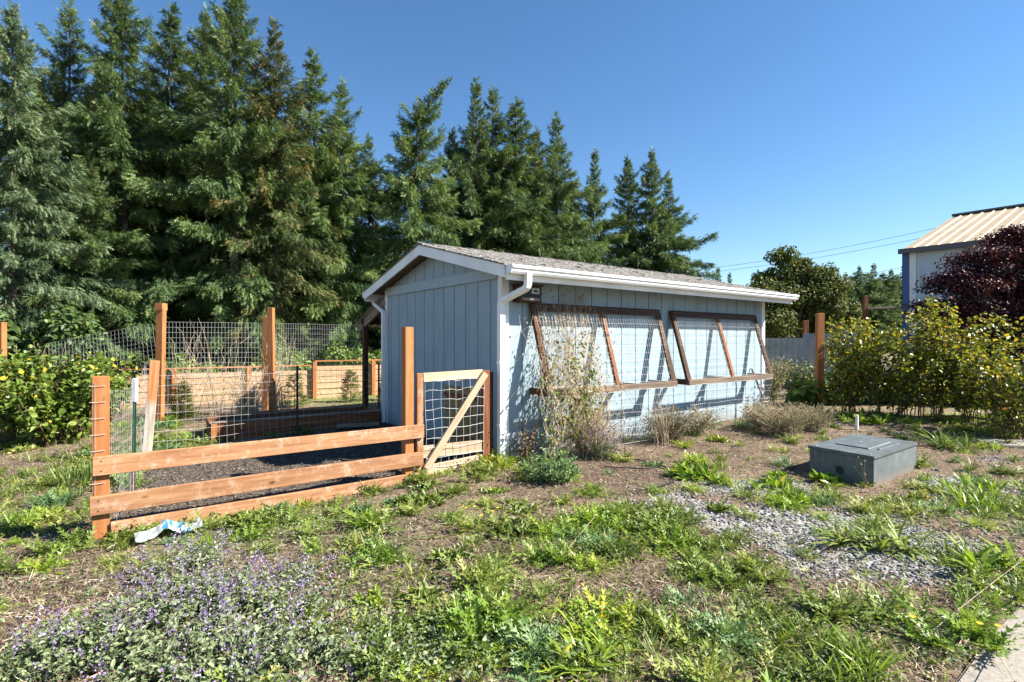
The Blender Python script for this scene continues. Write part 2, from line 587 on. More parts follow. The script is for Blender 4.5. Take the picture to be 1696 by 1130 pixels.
GRAVEL = [(1480, 905, 110, 30, 1), (1330, 885, 130, 30, .9), (1210, 852, 110, 22, .9), (1590, 800, 90, 30, 1.0), (1560, 950, 110, 24, 1.1), (1110, 826, 80, 16, .7), (1400, 940, 120, 25, .8), (1640, 905, 50, 20, .5), (1395, 700, 60, 10, .8), (1250, 800, 90, 15, .4), (1660, 762, 50, 12, .5), (1300, 850, 200, 60, .35), (1480, 850, 160, 60, .4), (1200, 800, 140, 40, .3), (1560, 900, 120, 80, .35)]
GREEN = [(560, 860, 160, 42, 1.0), (430, 862, 110, 36, .9), (330, 905, 90, 26, .6), (90, 850, 120, 50, .7), (70, 730, 80, 40, .7), (110, 790, 80, 50, .9), (250, 915, 80, 30, .7), (620, 905, 110, 30, .5), (790, 775, 55, 18, .9), (830, 940, 120, 60, .6), (900, 1080, 230, 70, 1.1), (1210, 960, 90, 45, 1.0), (1110, 880, 110, 35, .7), (920, 865, 60, 26, .8), (985, 925, 70, 36, .8), (1150, 778, 50, 20, .8), (1290, 800, 60, 22, .8), (1330, 835, 90, 20, .8), (1440, 880, 70, 26, .7), (1610, 820, 90, 30, 1.1), (1650, 860, 50, 40, .9), (1600, 700, 120, 26, .9), (1470, 1030, 160, 50, 1.0), (1330, 1090, 190, 50, .9), (1650, 970, 50, 50, 1.1), (1230, 1060, 170, 60, .6), (650, 975, 90, 50, .7), (690, 1075, 170, 60, 1.0), (1440, 845, 70, 14, .6), (560, 690, 80, 10, 1.2), (300, 735, 60, 24, .9), (820, 850, 60, 24, .6), (1030, 850, 40, 16, .4), (1420, 690, 80, 12, .8), (250, 700, 60, 20, .7), (1550, 845, 100, 16, .8), (700, 830, 60, 20, .7), (60, 930, 60, 20, .3)]
BROWN = [(70, 970, 70, 26, .9), (210, 990, 70, 26, .8), (720, 900, 60, 40, .4), (930, 800, 120, 26, .5), (1060, 770, 90, 22, .6), (1180, 730, 80, 14, .6), (1330, 990, 80, 30, .5), (1040, 985, 80, 30, .6), (1280, 920, 70, 20, .5), (40, 700, 40, 10, .5), (560, 925, 80, 20, .6), (740, 1000, 40, 30, .3), (1200, 1000, 60, 24, .5)]
PATH_EDGE = [np.array([1.90, 2.30]), np.array([2.42, 2.70]), np.array([3.05, 3.14]), np.array([4.6, 4.28])]
PATH = PATH_EDGE + [np.array([6.6, 1.6]), np.array([3.0, -1.2]), np.array([0.0, 0.9])]
PATH = [p[:2] for p in ([np.array([0.6, 1.35])] + PATH_EDGE + [np.array([5.9, 2.6]), np.array([1.9, -0.35])])]

xs = np.concatenate([[-400, -250, -150, -90, -60, -40, -28, -20, -15, -12], np.arange(-10, 10.01, 0.085), [12, 15, 20, 28, 40, 60, 90, 150, 250, 400]])
ys = np.concatenate([[-120, -60, -25, -8, -3, 0, 0.8], np.arange(1.3, 12.01, 0.085), [12.6, 13.4, 14.5, 16, 18, 21, 25, 30, 36, 45, 60, 80, 120, 200, 400, 800]])
gx, gy = np.meshgrid(xs, ys)
gz = G(gx, gy)
run_w = sum(inpoly(gx + ox, gy + oy, RUN) for ox in (-.06, .06) for oy in (-.06, .06)) / 4.0
path_w = inpoly(gx, gy, PATH)
gz = np.where(path_w, gz - 0.06, gz)
nw = fbm(gx * 1.7, gy * 1.7, 21, 4) - 0.5
gravel_w = np.clip(blobs(gx, gy, GRAVEL) * .9 + nw * 1.7 - 0.32, 0, .6)
green_w = np.clip(blobs(gx, gy, GREEN) + nw * 1.0 - 0.1, 0, 1) * (1 - run_w)
lawn_w = np.clip(sstep(9.0, 11.5, gy + 0.35 * gx * (gx < 0)) + nw * 0.8 * sstep(8, 10, gy), 0, 1) * (1 - .8 * sstep(2, 4, gx))
soil_w = np.clip(blobs(gx, gy, BROWN) + nw, 0, 1)
nyy, nxx = gx.shape
gi = np.arange(nxx * nyy).reshape(nyy, nxx)
gq = np.stack([gi[:-1, :-1], gi[:-1, 1:], gi[1:, 1:], gi[1:, :-1]], -1).reshape(-1, 4)


def ground_mat():
    m, nt, b = new_mat('yard_ground')
    tc = nd(nt, 'ShaderNodeTexCoord').outputs['Object']
    A = {k: nd(nt, 'ShaderNodeAttribute', attribute_name=k).outputs['Fac'] for k in ('gravel', 'green', 'lawn', 'run', 'soil')}
    n1 = nd(nt, 'ShaderNodeTexNoise', {'Vector': tc, 'Scale': 3.0, 'Detail': 9.0, 'Roughness': 0.7}).outputs[0]
    n2 = nd(nt, 'ShaderNodeTexNoise', {'Vector': tc, 'Scale': 38.0, 'Detail': 6.0, 'Roughness': 0.75}).outputs[0]
    n3 = nd(nt, 'ShaderNodeTexNoise', {'Vector': tc, 'Scale': 120.0, 'Detail': 3.0, 'Roughness': 0.6}).outputs[0]
    soil = ramp(nt, n2, [(0.30, (0.040, 0.028, 0.021)), (0.50, (0.125, 0.088, 0.066)), (0.70, (0.27, 0.20, 0.155))])
    thatch = ramp(nt, n2, [(0.30, (0.050, 0.034, 0.024)), (0.52, (0.20, 0.148, 0.105)), (0.70, (0.41, 0.325, 0.24))])
    th = mathn(nt, 'SUBTRACT', mathn(nt, 'MULTIPLY', n1, 1.6), mathn(nt, 'MULTIPLY', A['soil'], 0.6))
    c = mixc(nt, ramp(nt, th, [(0.55, 0.0), (0.85, 1.0)]), soil, thatch)
    vo = nd(nt, 'ShaderNodeTexVoronoi', {'Vector': tc, 'Scale': 48.0, 'Randomness': 1.0})
    stone = ramp(nt, vo.outputs['Color'], [(0.1, (0.16, 0.165, 0.175)), (0.5, (0.33, 0.335, 0.345)), (0.9, (0.55, 0.55, 0.54))])
    c = mixc(nt, ramp(nt, mathn(nt, 'ADD', A['gravel'], mathn(nt, 'MULTIPLY', mathn(nt, 'SUBTRACT', n2, 0.5), 0.8)), [(0.3, 0.0), (0.5, 0.85)]), c, stone)
    grass = ramp(nt, n2, [(0.3, (0.05, 0.075, 0.02)), (0.55, (0.13, 0.17, 0.05)), (0.72, (0.24, 0.25, 0.10))])
    c = mixc(nt, mathn(nt, 'MULTIPLY', A['green'], 0.35), c, grass)
    dl = ramp(nt, n1, [(0.35, (0.13, 0.17, 0.05)), (0.6, (0.31, 0.31, 0.14)), (0.75, (0.40, 0.36, 0.20))])
    c = mixc(nt, mathn(nt, 'MULTIPLY', A['lawn'], 0.9), c, mixc(nt, 0.4, dl, grass))
    mulch = ramp(nt, n3, [(0.3, (0.035, 0.029, 0.024)), (0.52, (0.12, 0.10, 0.083)), (0.72, (0.26, 0.215, 0.175))])
    c = mixc(nt, ramp(nt, mathn(nt, 'ADD', A['run'], mathn(nt, 'MULTIPLY', mathn(nt, 'SUBTRACT', n2, 0.5), 0.8)), [(0.4, 0.0), (0.6, 1.0)]), c, mulch)
    nt.links.new(c, b.inputs['Base Color'])
    b.inputs['Roughness'].default_value = 0.95
    b.inputs['Specular IOR Level'].default_value = 0.12
    hgt = mathn(nt, 'ADD', n2, mathn(nt, 'MULTIPLY', n3, 0.5))
    bump(nt, b, hgt, 0.9, 0.02)
    return m


gb = MB()
gb.add(np.stack([gx, gy, gz], -1).reshape(-1, 3), quads=gq)
ground = gb.build('ground', ground_mat(), loc=(0, 0, 0), smooth=True)
props(ground, 'weedy brown yard soil running back to the trees', 'ground', kind='structure')
for k, w in (('gravel', gravel_w), ('green', green_w), ('lawn', lawn_w), ('run', run_w), ('soil', soil_w)):
    a_ = ground.data.attributes.new(k, 'FLOAT', 'POINT')
    a_.data.foreach_set('value', w.astype(np.float32).ravel())


def concrete():
    m, nt, b = new_mat('concrete')
    tc = nd(nt, 'ShaderNodeTexCoord').outputs['Object']
    n1 = nd(nt, 'ShaderNodeTexNoise', {'Vector': tc, 'Scale': 90.0, 'Detail': 5.0, 'Roughness': 0.7}).outputs[0]
    n2 = nd(nt, 'ShaderNodeTexNoise', {'Vector': tc, 'Scale': 3.0, 'Detail': 5.0}).outputs[0]
    c = ramp(nt, n1, [(0.3, (0.15, 0.13, 0.11)), (0.5, (0.27, 0.245, 0.21)), (0.72, (0.38, 0.35, 0.31))])
    c = mixc(nt, 1.0, c, ramp(nt, n2, [(0.3, 0.8), (0.7, 1.0)]), 'MULTIPLY')
    nt.links.new(c, b.inputs['Base Color'])
    b.inputs['Roughness'].default_value = 0.9
    bump(nt, b, n1, 0.5, 0.004)
    return m


M['concrete'] = concrete()


def slab(name, poly, z0, z1, label):
    bm = bmesh.new()
    vs = [bm.verts.new((p[0], p[1], z0)) for p in poly]
    f = bm.faces.new(vs)
    if f.normal.z < 0: f.normal_flip()
    bm.normal_update()
    r = bmesh.ops.extrude_face_region(bm, geom=[f])
    bmesh.ops.translate(bm, verts=[v for v in r['geom'] if isinstance(v, bmesh.types.BMVert)], vec=(0, 0, z1 - z0))
    bmesh.ops.recalc_face_normals(bm, faces=bm.faces)
    bmesh.ops.bevel(bm, geom=list(bm.edges), offset=0.012, segments=2, affect='EDGES')
    me = bpy.data.meshes.new(name); bm.to_mesh(me); bm.free()
    me.materials.append(M['concrete'])
    o = bpy.data.objects.new(name, me); COL.objects.link(o)
    return props(o, label, 'path', kind='structure')


slab('path', PATH, -0.22, -0.105, 'concrete garden path at the near right corner of the yard')
q = at(1650, 741)
slab('footpath', [q[:2], q[:2] + [1.6, -0.25], q[:2] + [1.75, .35], q[:2] + [.1, .5]], q[2] - 0.1, q[2] + 0.03, 'short concrete slab under the yellowing bushes')

# ------------------------------------------------------------------ the shed
LEN, WID = 6.13, 3.41
RISE, RIDGE = 0.25, 2.762
shed = thing('shed', 'blue grooved plywood shed with white trim and grey shingle roof', 'shed', SH(0, 0, -0.1))


def roof_z(s):
    return RIDGE - RISE * abs(s - WID / 2)


def grooved(fn, a0, a1, cuts, z0, ztop, extra=()):
    """wall skin with sawn grooves; fn(a, off, z): off is the depth into the wall"""
    pts = [(a0, 0.0)]
    for g in cuts:
        pts += [(g - .008, 0.0), (g - .0065, .02), (g + .0065, .02), (g + .008, 0.0)]
    pts += [(a1, 0.0)] + [(e, 0.0) for e in extra]
    pts.sort()
    mb = MB()
    for (x0, o0), (x1, o1) in zip(pts[:-1], pts[1:]):
        mb.add([fn(x0, o0, z0), fn(x1, o1, z0), fn(x1, o1, ztop(x1)), fn(x0, o0, ztop(x0))], quads=[[0, 1, 2, 3]])
    mb.brick(fn, (a0, .025, z0), (a1, .05, min(ztop(a0), ztop(a1)) - .002))
    return mb


zw = lambda a: roof_z(0) - 0.095
grooved(lambda a, o, z: SH(a, o, z), 0, LEN, np.arange(0.31, LEN - .05, 0.305), -0.25, zw).build('wall', M['siding'], shed)
grooved(lambda a, o, z: SH(o, WID - a, z), 0, WID, [WID - (0.245 + 0.295 * k) for k in range(11)], -0.25, lambda a: roof_z(WID - a) - .095, [WID / 2]).build('wall', M['siding'], shed)
grooved(lambda a, o, z: SH(LEN - a, WID - o, z), 0, LEN, np.arange(0.31, LEN - .05, 0.305), -0.25, zw).build('wall', M['siding'], shed)
grooved(lambda a, o, z: SH(LEN - o, a, z), 0, WID, np.arange(0.25, WID, 0.3), -0.25, lambda a: roof_z(a) - .095, [WID / 2]).build('wall', M['siding'], shed)

# band board across the gable, in the wall's own blue
MB().brick(lambda x, y, z: SH(x, y, z), (-0.038, 0.066, 2.135), (-0.002, WID - .066, 2.275)).build('band_board', M['band'], shed)
# corner boards
for (t0, t1, s0, s1) in ((-.020, 0.0, -.020, .064), (0.003, .088, -.0205, -.001), (-.020, -.001, WID - .064, WID + .02), (LEN - .085, LEN - .001, -.0205, -.001), (LEN, LEN + .02, -.02, .064)):
    MB().brick(lambda x, y, z: SH(x, y, z), (t0, s0, -0.13), (t1, s1, roof_z(0) - .10)).build('corner_board', M['trim'], shed)

# roof: deck, rafters' ends, boards along the rakes and eaves, shingles
T0, T1, OV = -0.25, 6.45, 0.38
roof = MB()
for (sa, sb) in ((-OV, WID / 2), (WID + OV, WID / 2)):
    za, zb = roof_z(sa), roof_z(sb)
    roof.box([SH(T0 + .02, sa, za - .045), SH(T1 - .02, sa, za - .045), SH(T1 - .02, sb, zb - .045), SH(T0 + .02, sb, zb - .045),
              SH(T0 + .02, sa, za - .014), SH(T1 - .02, sa, za - .014), SH(T1 - .02, sb, zb - .014), SH(T0 + .02, sb, zb - .014)])
roof_o = roof.build('roof', M['grey'], shed)
rg = np.random.default_rng(4)
sh = MB()
nrm = np.array([0, 0, 1.0])
for sgn in (1, -1):
    slope_len = (WID / 2 + OV + .02)
    rows = 16
    for r in range(rows):
        a0 = -OV - .02 + r * slope_len / rows
        a1 = a0 + slope_len / rows * 1.35
        a1 = min(a1, WID / 2 + .01)
        t = T0 - .012
        while t < T1 + .01:
            w = 0.30 + rg.uniform(-.06, .03)
            t2 = min(t + w, T1 + .012)
            lift = .011 + rg.uniform(0, .006) + (.010 if rg.random() < .10 else 0)
            d = rg.uniform(-.012, .012)
            S_ = lambda a: a if sgn > 0 else WID - a
            za, zb = RIDGE - RISE * (WID / 2 - a0 - d), RIDGE - RISE * (WID / 2 - a1)
            sh.box([SH(t, S_(a0 + d), za - .008), SH(t2 - .006, S_(a0 + d), za - .008), SH(t2 - .006, S_(a1), zb - .010), SH(t, S_(a1), zb - .010),
                    SH(t, S_(a0 + d), za + lift), SH(t2 - .006, S_(a0 + d), za + lift * rg.uniform(.7, 1.1)), SH(t2 - .006, S_(a1), zb + .004), SH(t, S_(a1), zb + .004)])
            t = t2
t = T0 - .01
while t < T1:
    w = .2
    for sgn in (1, -1):
        s2 = WID / 2 + sgn * .13
        zr = RIDGE + .022 + rg.uniform(0, .01)
        sh.box([SH(t, WID / 2, zr - .01), SH(t + w + .05, WID / 2, zr - .02), SH(t + w + .05, s2, zr - .056), SH(t, s2, zr - .046),
                SH(t, WID / 2, zr + .008), SH(t + w + .05, WID / 2, zr - .002), SH(t + w + .05, s2, zr - .036), SH(t, s2, zr - .026)])
    t += w
sh.build('shingles', M['shingle'], roof_o)


def rake(tt, name):
    mb = MB()
    for (sa, sb) in ((-OV - .004, WID / 2), (WID + OV + .004, WID / 2)):
        za, zb = roof_z(sa) - .006, roof_z(sb) - .006
        mb.box([SH(tt, sa, za - .142), SH(tt + .02, sa, za - .142), SH(tt + .02, sb, zb - .142), SH(tt, sb, zb - .142),
                SH(tt, sa, za), SH(tt + .02, sa, za), SH(tt + .02, sb, zb), SH(tt, sb, zb)])
    return mb.build(name, M['trim'], shed)


rake(T0 - .002, 'rake_board')
rake(T1 - .018, 'rake_board')
# eave boards and gutters
for (sa, sg) in ((-OV, -1), (WID + OV, 1)):
    z = roof_z(-OV)
    MB().brick(lambda x, y, zz: SH(x, y, zz), (T0 + .022, sa + sg * .001, z - .175), (T1 - .022, sa + sg * .020, z - .016)).build('eave_board', M['trim'], shed)
    prof = [(0.022, -.005), (.024, -.095), (.10, -.098), (.118, -.072), (.118, -.050), (.138, -.034), (.138, -.004), (.128, .0), (.128, -.010), (.122, -.012), (.122, -.03), (.10, -.055), (.095, -.085), (.034, -.083), (.034, -.005)]
    g = MB()
    k = len(prof)
    vs = [SH(tt, sa + sg * p, z - .012 + q) for tt in (T0 + .025, T1 - .004) for (p, q) in prof]
    g.add(vs, quads=[[i, (i + 1) % k, k + (i + 1) % k, k + i] for i in range(k)])
    for tt in (T0 + .018, T1 - .012):
        zc = z - .012
        g.box([SH(tt, sa + sg * .022, zc - .098), SH(tt + .006, sa + sg * .022, zc - .098), SH(tt + .006, sa + sg * .116, zc - .094), SH(tt, sa + sg * .116, zc - .094),
               SH(tt, sa + sg * .022, zc), SH(tt + .006, sa + sg * .022, zc), SH(tt + .006, sa + sg * .138, zc), SH(tt, sa + sg * .138, zc)])
    g.build('gutter', M['gutter'], shed)


def downspout(path, w, d, wdir):
    """rectangular pipe along path; wdir is its broad side"""
    P = [np.asarray(p, float) for p in path]
    wd = np.asarray(wdir, float)
    # round the bends a little
    pts = [P[0]]
    for i in range(1, len(P) - 1):
        a, b = P[i - 1] - P[i], P[i + 1] - P[i]
        r = min(.055, np.linalg.norm(a) * .45, np.linalg.norm(b) * .45)
        a = P[i] + a / np.linalg.norm(a) * r; b = P[i] + b / np.linalg.norm(b) * r
        for f in (0, .25, .5, .75, 1):
            pts.append((1 - f) ** 2 * a + 2 * f * (1 - f) * P[i] + f * f * b)
    pts.append(P[-1])
    pts = np.array(pts)
    T = np.gradient(pts, axis=0); T /= np.linalg.norm(T, axis=1, keepdims=True)
    mb = MB()
    rings = []
    for p, tg in zip(pts, T):
        s = wd - tg * wd.dot(tg); s /= np.linalg.norm(s)
        n = np.cross(tg, s)
        ring = []
        for (cx, cy) in ((1, .7), (.8, 1), (-.8, 1), (-1, .7), (-1, -.7), (-.8, -1), (.8, -1), (1, -.7)):
            ring.append(p + s * cx * w / 2 + n * cy * d / 2)
        rings.append(ring)
    n = len(rings)
    mb.add(np.array(rings).reshape(-1, 3), quads=[[i * 8 + j, i * 8 + (j + 1) % 8, (i + 1) * 8 + (j + 1) % 8, (i + 1) * 8 + j] for i in range(n - 1) for j in range(8)])
    for zz in (1.1, 0.35):
        mb.brick(lambda x, y, z: P[-1] * [1, 1, 0] + D1 * x + D2 * y + [0, 0, z], (-w / 2 - .003, -d / 2 - .003, zz), (w / 2 + .003, d / 2 + .003, zz + .03))
    return mb.build('downspout', M['gutter'], shed)


downspout([SH(.03, -.465, 2.15), SH(.03, -.465, 1.985), SH(-.065, -.07, 1.845), SH(-.065, -.07, -.10)], .085, .065, D1)
downspout([SH(-.05, WID + .44, 2.14), SH(-.05, WID + .44, 2.05), SH(-.075, WID - .04, 1.87), SH(-.075, WID - .04, -.02)], .06, .06, D1)
# a stub of bare timber where the far eave board ends
beam('rafter_end', SH(T1 - .03, -OV - .03, roof_z(-OV) - .085), SH(T1 + .035, -OV - .03, roof_z(-OV) - .085), .04, .09, 'cedar', shed)
# board closing the hen door
o = MB().brick(lambda x, y, z: SH(x, y, z), (-.022, .50, -.13), (-.008, 1.36, .75)).build('hen_door', M['osb'], shed)
props(o, 'strand board panel closing the hen door')
for z_ in (.05, .60):
    MB().brick(lambda x, y, z: SH(x, y, z), (-.040, .50, z_), (-.0225, 1.36, z_ + .05)).build('door_batten', M['redbrown'], o)

# lean-to behind the shed
lean = thing('lean_to', 'dark timber lean-to with corrugated roof behind the shed', 'lean-to', SH(1.2, 4.4, 0))
for t_ in (0.02, 2.6):
    p = SH(t_, 4.42, 0)
    beam('post', SH(t_, 4.42, float(G(p[0], p[1])) - .1), SH(t_, 4.42, 1.66), .09, .09, 'dark', lean, up=D2)
for t_ in (0.0, 1.3, 2.6):
    beam('rafter', SH(t_, WID - .0, 2.06), SH(t_, 4.66, 1.60), .045, .14, 'grey' if t_ == 0 else 'dark', lean)
beam('header', SH(-.05, 4.42, 1.74), SH(2.7, 4.42, 1.74), .045, .12, 'dark', lean)
cr = MB()
n = 74
for i in range(n):
    ta, tb = -.08 + i * .038, -.08 + (i + 1) * .038
    za, zb = .012 * math.cos(i * math.pi / 2), .012 * math.cos((i + 1) * math.pi / 2)
    cr.add([SH(ta, WID + .02, 2.15 + za), SH(tb, WID + .02, 2.15 + zb), SH(tb, 4.8, 1.645 + zb), SH(ta, 4.8, 1.645 + za)], quads=[[0, 1, 2, 3]])
M['corr'] = plain('corrugated_iron', (0.33, 0.35, 0.37), 0.5, 0.4, noise=0.3, scale=3)
cr.build('roof_sheet', M['corr'], lean)

# ------------------------------------------------------------------ box under the eave
nb = thing('nest_box', 'dark wooden box with pale vent plate under the shed eave', 'box', SH(.22, -.06, 1.86))
bx = lambda x, y, z: SH(.16 + x, -.001 - y, 1.845 + z)
MB().brick(bx, (0, 0, 0), (.32, .17, .018)).brick(bx, (0, 0, .018), (.02, .16, .20)).brick(bx, (.30, 0, .018), (.32, .16, .20)).brick(bx, (.02, 0, .018), (.30, .015, .20)).build('box_body', M['dark'], nb)
MB().brick(bx, (-.02, 0, .203), (.345, .185, .222)).build('lid', M['dark'], nb)
MB().brick(bx, (.02, .142, .055), (.30, .158, .20)).build('front_panel', M['black'], nb)
MB().brick(bx, (.02, .142, .020), (.30, .164, .053)).build('front_strip', M['grey'], nb)
vp = MB().brick(bx, (.17, .159, .105), (.29, .166, .175))
vp.build('vent_plate', M['galv'], nb)
sl = MB(); ring = []
for i in range(14):
    a = i * 2 * math.pi / 14
    ring.append(bx(.23 + .035 * math.cos(a), .1675, .14 + .014 * math.sin(a)))
sl.add(ring + [bx(.23, .1676, .14)], tris=[[i, (i + 1) % 14, 14] for i in range(14)])
sl.build('vent_slot', M['black'], nb)
MB().brick(bx, (.14, .1645, .024), (.20, .168, .05)).build('tag', M['whitepaint'], nb)

# ------------------------------------------------------------------ trellis frames on the long wall
ZT, ZB, PB = 1.80, 0.735, 0.36


def trellis(t0, t1, label, seed):
    r = thing('trellis', label, 'trellis', SH((t0 + t1) / 2, -.2, ZB), 'trellises leaning out from the shed wall')
    tm = (t0 + t1) / 2
    up = np.array(SH(0, -PB, ZB)) - SH(0, -.04, ZT)
    nrm_ = np.cross(D1, up)
    beam('top_rail', SH(t0 - .03, -.045, ZT), SH(t1 + .03, -.045, ZT), .095, .045, 'dark', r, up=nrm_)
    for k, t_ in enumerate((t0 + .02, tm, t1 - .02)):
        beam('side_rail' if k != 1 else 'middle_rail', SH(t_, -.05, ZT - .02), SH(t_, -PB + .01, ZB + .02), .095 if k != 1 else .075, .045, ('dark', 'redbrown', 'dark')[k], r, up=nrm_)
    beam('bottom_rail', SH(t0 - .01, -PB, ZB), SH(t1 + .03, -PB, ZB), .04, .085, 'grime', r)
    for t_ in (t0 + .01, tm + (.35 if seed == 1 else -.2), t1 - .16):
        beam('brace', SH(t_, -.004, ZB + .005), SH(t_, -PB + .022, ZB + .005), .04, .085, 'dark' if t_ < tm else 'grime', r)
    m1 = MB()
    fn = bil(SH(t0 + .02, -PB - .022, ZB - .04), SH(t1 - .02, -PB - .022, ZB - .04), SH(t0 + .02, -.072, ZT + .02), SH(t1 - .02, -.072, ZT + .02), rough=.02, seed=seed)
    wiregrid(m1, fn, np.linspace(0, 1, 50), np.linspace(0, 1, 12), r=.0013, k=10)
    f2 = bil(SH(t0 + .05, -PB - .03, -.05), SH(t1 - .3, -PB - .03, -.05), SH(t0 + .02, -PB - .022, ZB - .04), SH(t1 - .02, -PB - .022, ZB - .04), rough=.06, seed=seed + 3)
    wiregrid(m1, f2, np.linspace(0, 1, 50), np.linspace(0.05, 1, 8), r=.0012, k=8)
    m1.build('wire_mesh', M['galv'], r)
    return r


trellis(.43, 2.92, 'near wire trellis frame on the blue wall, draped with dry vines', 1)
trellis(3.25, 5.74, 'far wire trellis frame on the blue wall, nearly bare', 2)

# ------------------------------------------------------------------ run fence of rails and its gate
def gz_(p): return float(G(p[0], p[1]))


rf = thing('rail_fence', 'orange three rail cedar fence closing the front of the run', 'fence', SH(-2.5, 0, -.1))
o = beam('post', SH(-3.86, .025, -.30), SH(-3.86, .025, 1.095), .11, .10, 'cedar_post', rf, up=D2)
beam('post', SH(-1.235, .035, -.30), SH(-1.235, .035, 1.52), .10, .10, 'cedar_post', rf, up=D2)
beam('rail', SH(-3.912, -.047, .405), SH(-1.085, -.047, .395), .038, .145, 'cedar', rf)
beam('rail', SH(-3.93, -.049, .103), SH(-1.095, -.049, .10), .038, .145, 'cedar', rf)
beam('rail', SH(-3.80, -.03, -.120), SH(-1.03, -.03, -.125), .038, .145, 'cedar', rf)
for rail in [c for c in rf.children if c.name.startswith('rail')]:
    L_ = max(v.co.x for v in rail.data.vertices)
    for xx in (.055 if rail.name != 'rail.002' else .04, L_ - .13):
        for zz in (-.04, .038):
            sc_ = MB(); base_ = np.array(wpos(rail))
            Rm = np.array(rail.matrix_basis.to_3x3())
            ys = min(v.co.y for v in rail.data.vertices) if Rm[1, 1] > 0 else min(v.co.y for v in rail.data.vertices)
            ring = [[xx + .006 * math.cos(a), ys - .002, zz + .006 * math.sin(a)] for a in np.arange(8) * math.pi / 4]
            sc_.add(np.array(ring + [[xx, ys - .0035, zz]]) + base_, tris=[[i, (i + 1) % 8, 8] for i in range(8)])
            sc_.build('screw', M['postdark'], rail)
wl = MB()
wl.tubes([[SH(-3.895, -.032, z) for z in np.linspace(.1, 1.05, 8)]], .0022)
for z in np.linspace(.14, 1.02, 8):
    wl.tubes([[SH(-3.93, -.036, z + .004), SH(-3.895, -.036, z), SH(-3.83, -.034, z + .003)]], .0024)
wl.build('wire_tie', M['rustwire'], rf)

gt = thing('gate', 'small timber gate with wire grid and pale diagonal brace', 'gate', SH(-.66, 0, -.05))
beam('stile', SH(-1.115, -.01, -.09), SH(-1.115, -.01, 1.02), .075, .04, 'cedar', gt, up=D2)
beam('stile', SH(-.245, -.0, -.09), SH(-.245, -.0, 1.025), .10, .05, 'redbrown', gt, up=D2)
beam('top_rail', SH(-1.075, -.012, .970), SH(-.30, -.012, .985), .036, .10, 'pale', gt)
beam('lower_rail', SH(-1.075, .002, .155), SH(-.30, .002, .135), .036, .135, 'pale', gt)
beam('bottom_rail', SH(-1.075, -.002, -.065), SH(-.28, -.002, -.03), .036, .13, 'pale', gt)
beam('brace', SH(-1.06, -.052, -.02), SH(-.28, -.052, .99), .038, .082, 'pale', gt)
gm = MB()
wiregrid(gm, bil(SH(-1.09, -.033, -.02), SH(-.29, -.033, -.02), SH(-1.09, -.033, .93), SH(-.29, -.033, .93), rough=.05, seed=8), np.linspace(0.05, 1, 9), np.linspace(0, 1, 10), r=.0023, k=16)
gm.build('wire_mesh', M['galv'], gt)

# gate post against the shed corner
o = beam('gate_post', SH(-.165, .035, -.25), SH(-.165, .035, 1.0), .06, .09, 'dark', None, up=D2)
props(o, 'dark timber gate post against the white corner of the shed', 'post')

# left side of the run: welded wire, green steel post, leaning weathered post
sf = thing('wire_fence', 'sagging welded wire run fence with white-tipped green steel post', 'fence', P_T)
f1 = bil(P_FL + [0.02, .06, -.16], P_T + [0, 0, -.15], P_FL + [0.02, .06, .98], P_T + [0, 0, .92], sag=.02, rough=.05, seed=4)
f2 = bil(P_T + [0, 0, -.15], P_C + [0, 0, -.13], P_T + [0, 0, .92], P_C + [0, 0, 1.12], sag=-.03, rough=.07, seed=6)
wm = MB()
wiregrid(wm, f1, np.linspace(0, 1, 14), np.linspace(0, 1, 11) ** 1.1, r=.0014, k=12)
wiregrid(wm, f2, np.linspace(0, 1, 12), np.linspace(0, 1, 11) ** 1.1, r=.0014, k=12)
wm.build('wire_mesh', M['galv'], sf)
tp = MB()
for (w_, d_) in ((.035, .006), (.006, .035)):
    tp.brick(lambda x, y, z: P_T + np.array([x + .012 * (z - .5), y, z]), (-w_ / 2, -d_ / 2, -.35), (w_ / 2, d_ / 2, .99))
tpo = tp.build('steel_post', M['tpost'], sf)
MB().brick(lambda x, y, z: P_T + np.array([x + .012 * (z - .5), y, z]), (-.019, -.019, .76), (.019, .019, .995)).build('post_tip', M['whitepaint'], tpo)
MB().brick(lambda x, y, z: P_T + np.array([x + .012 * (z - .5), y - .03, z]), (-.022, -.012, -.2), (.022, .006, .17)).build('wooden_stake', M['grey'], sf)


def split_post():
    m, nt, b = new_mat('half_weathered_timber')
    tc = nd(nt, 'ShaderNodeTexCoord').outputs['Object']
    x = nd(nt, 'ShaderNodeSeparateXYZ', {0: tc}).outputs[0]
    n = nd(nt, 'ShaderNodeTexNoise', {'Vector': nd(nt, 'ShaderNodeMapping', {'Vector': tc, 'Scale': (2, 28, 28)}).outputs[0], 'Scale': 1.0, 'Detail': 7.0}).outputs[0]
    o_ = ramp(nt, n, [(0.3, (0.29, 0.10, 0.035)), (0.7, (0.50, 0.23, 0.09))])
    g_ = ramp(nt, n, [(0.3, (0.24, 0.20, 0.16)), (0.7, (0.55, 0.48, 0.40))])
    f = ramp(nt, mathn(nt, 'ADD', x, mathn(nt, 'MULTIPLY', n, 0.15)), [(1.02, 0.0), (1.09, 1.0)])
    xx = mathn(nt, 'MULTIPLY', mathn(nt, 'ADD', x, mathn(nt, 'MULTIPLY', n, 0.2)), 0.5)
    f = ramp(nt, xx, [(0.50, 0.0), (0.56, 1.0)])
    nt.links.new(mixc(nt, f, g_, o_), b.inputs['Base Color'])
    b.inputs['Roughness'].default_value = 0.8
    bump(nt, b, n, 0.4, 0.004)
    return m


o = beam('post', P_C + [-.03, -.05, -.35], P_C + [.045, .04, 1.13], .10, .09, split_post(), None, up=(-.5, .86, 0))
props(o, 'short leaning post with grey weathered lower half and orange top', 'post')
o.name = 'leaning_post'

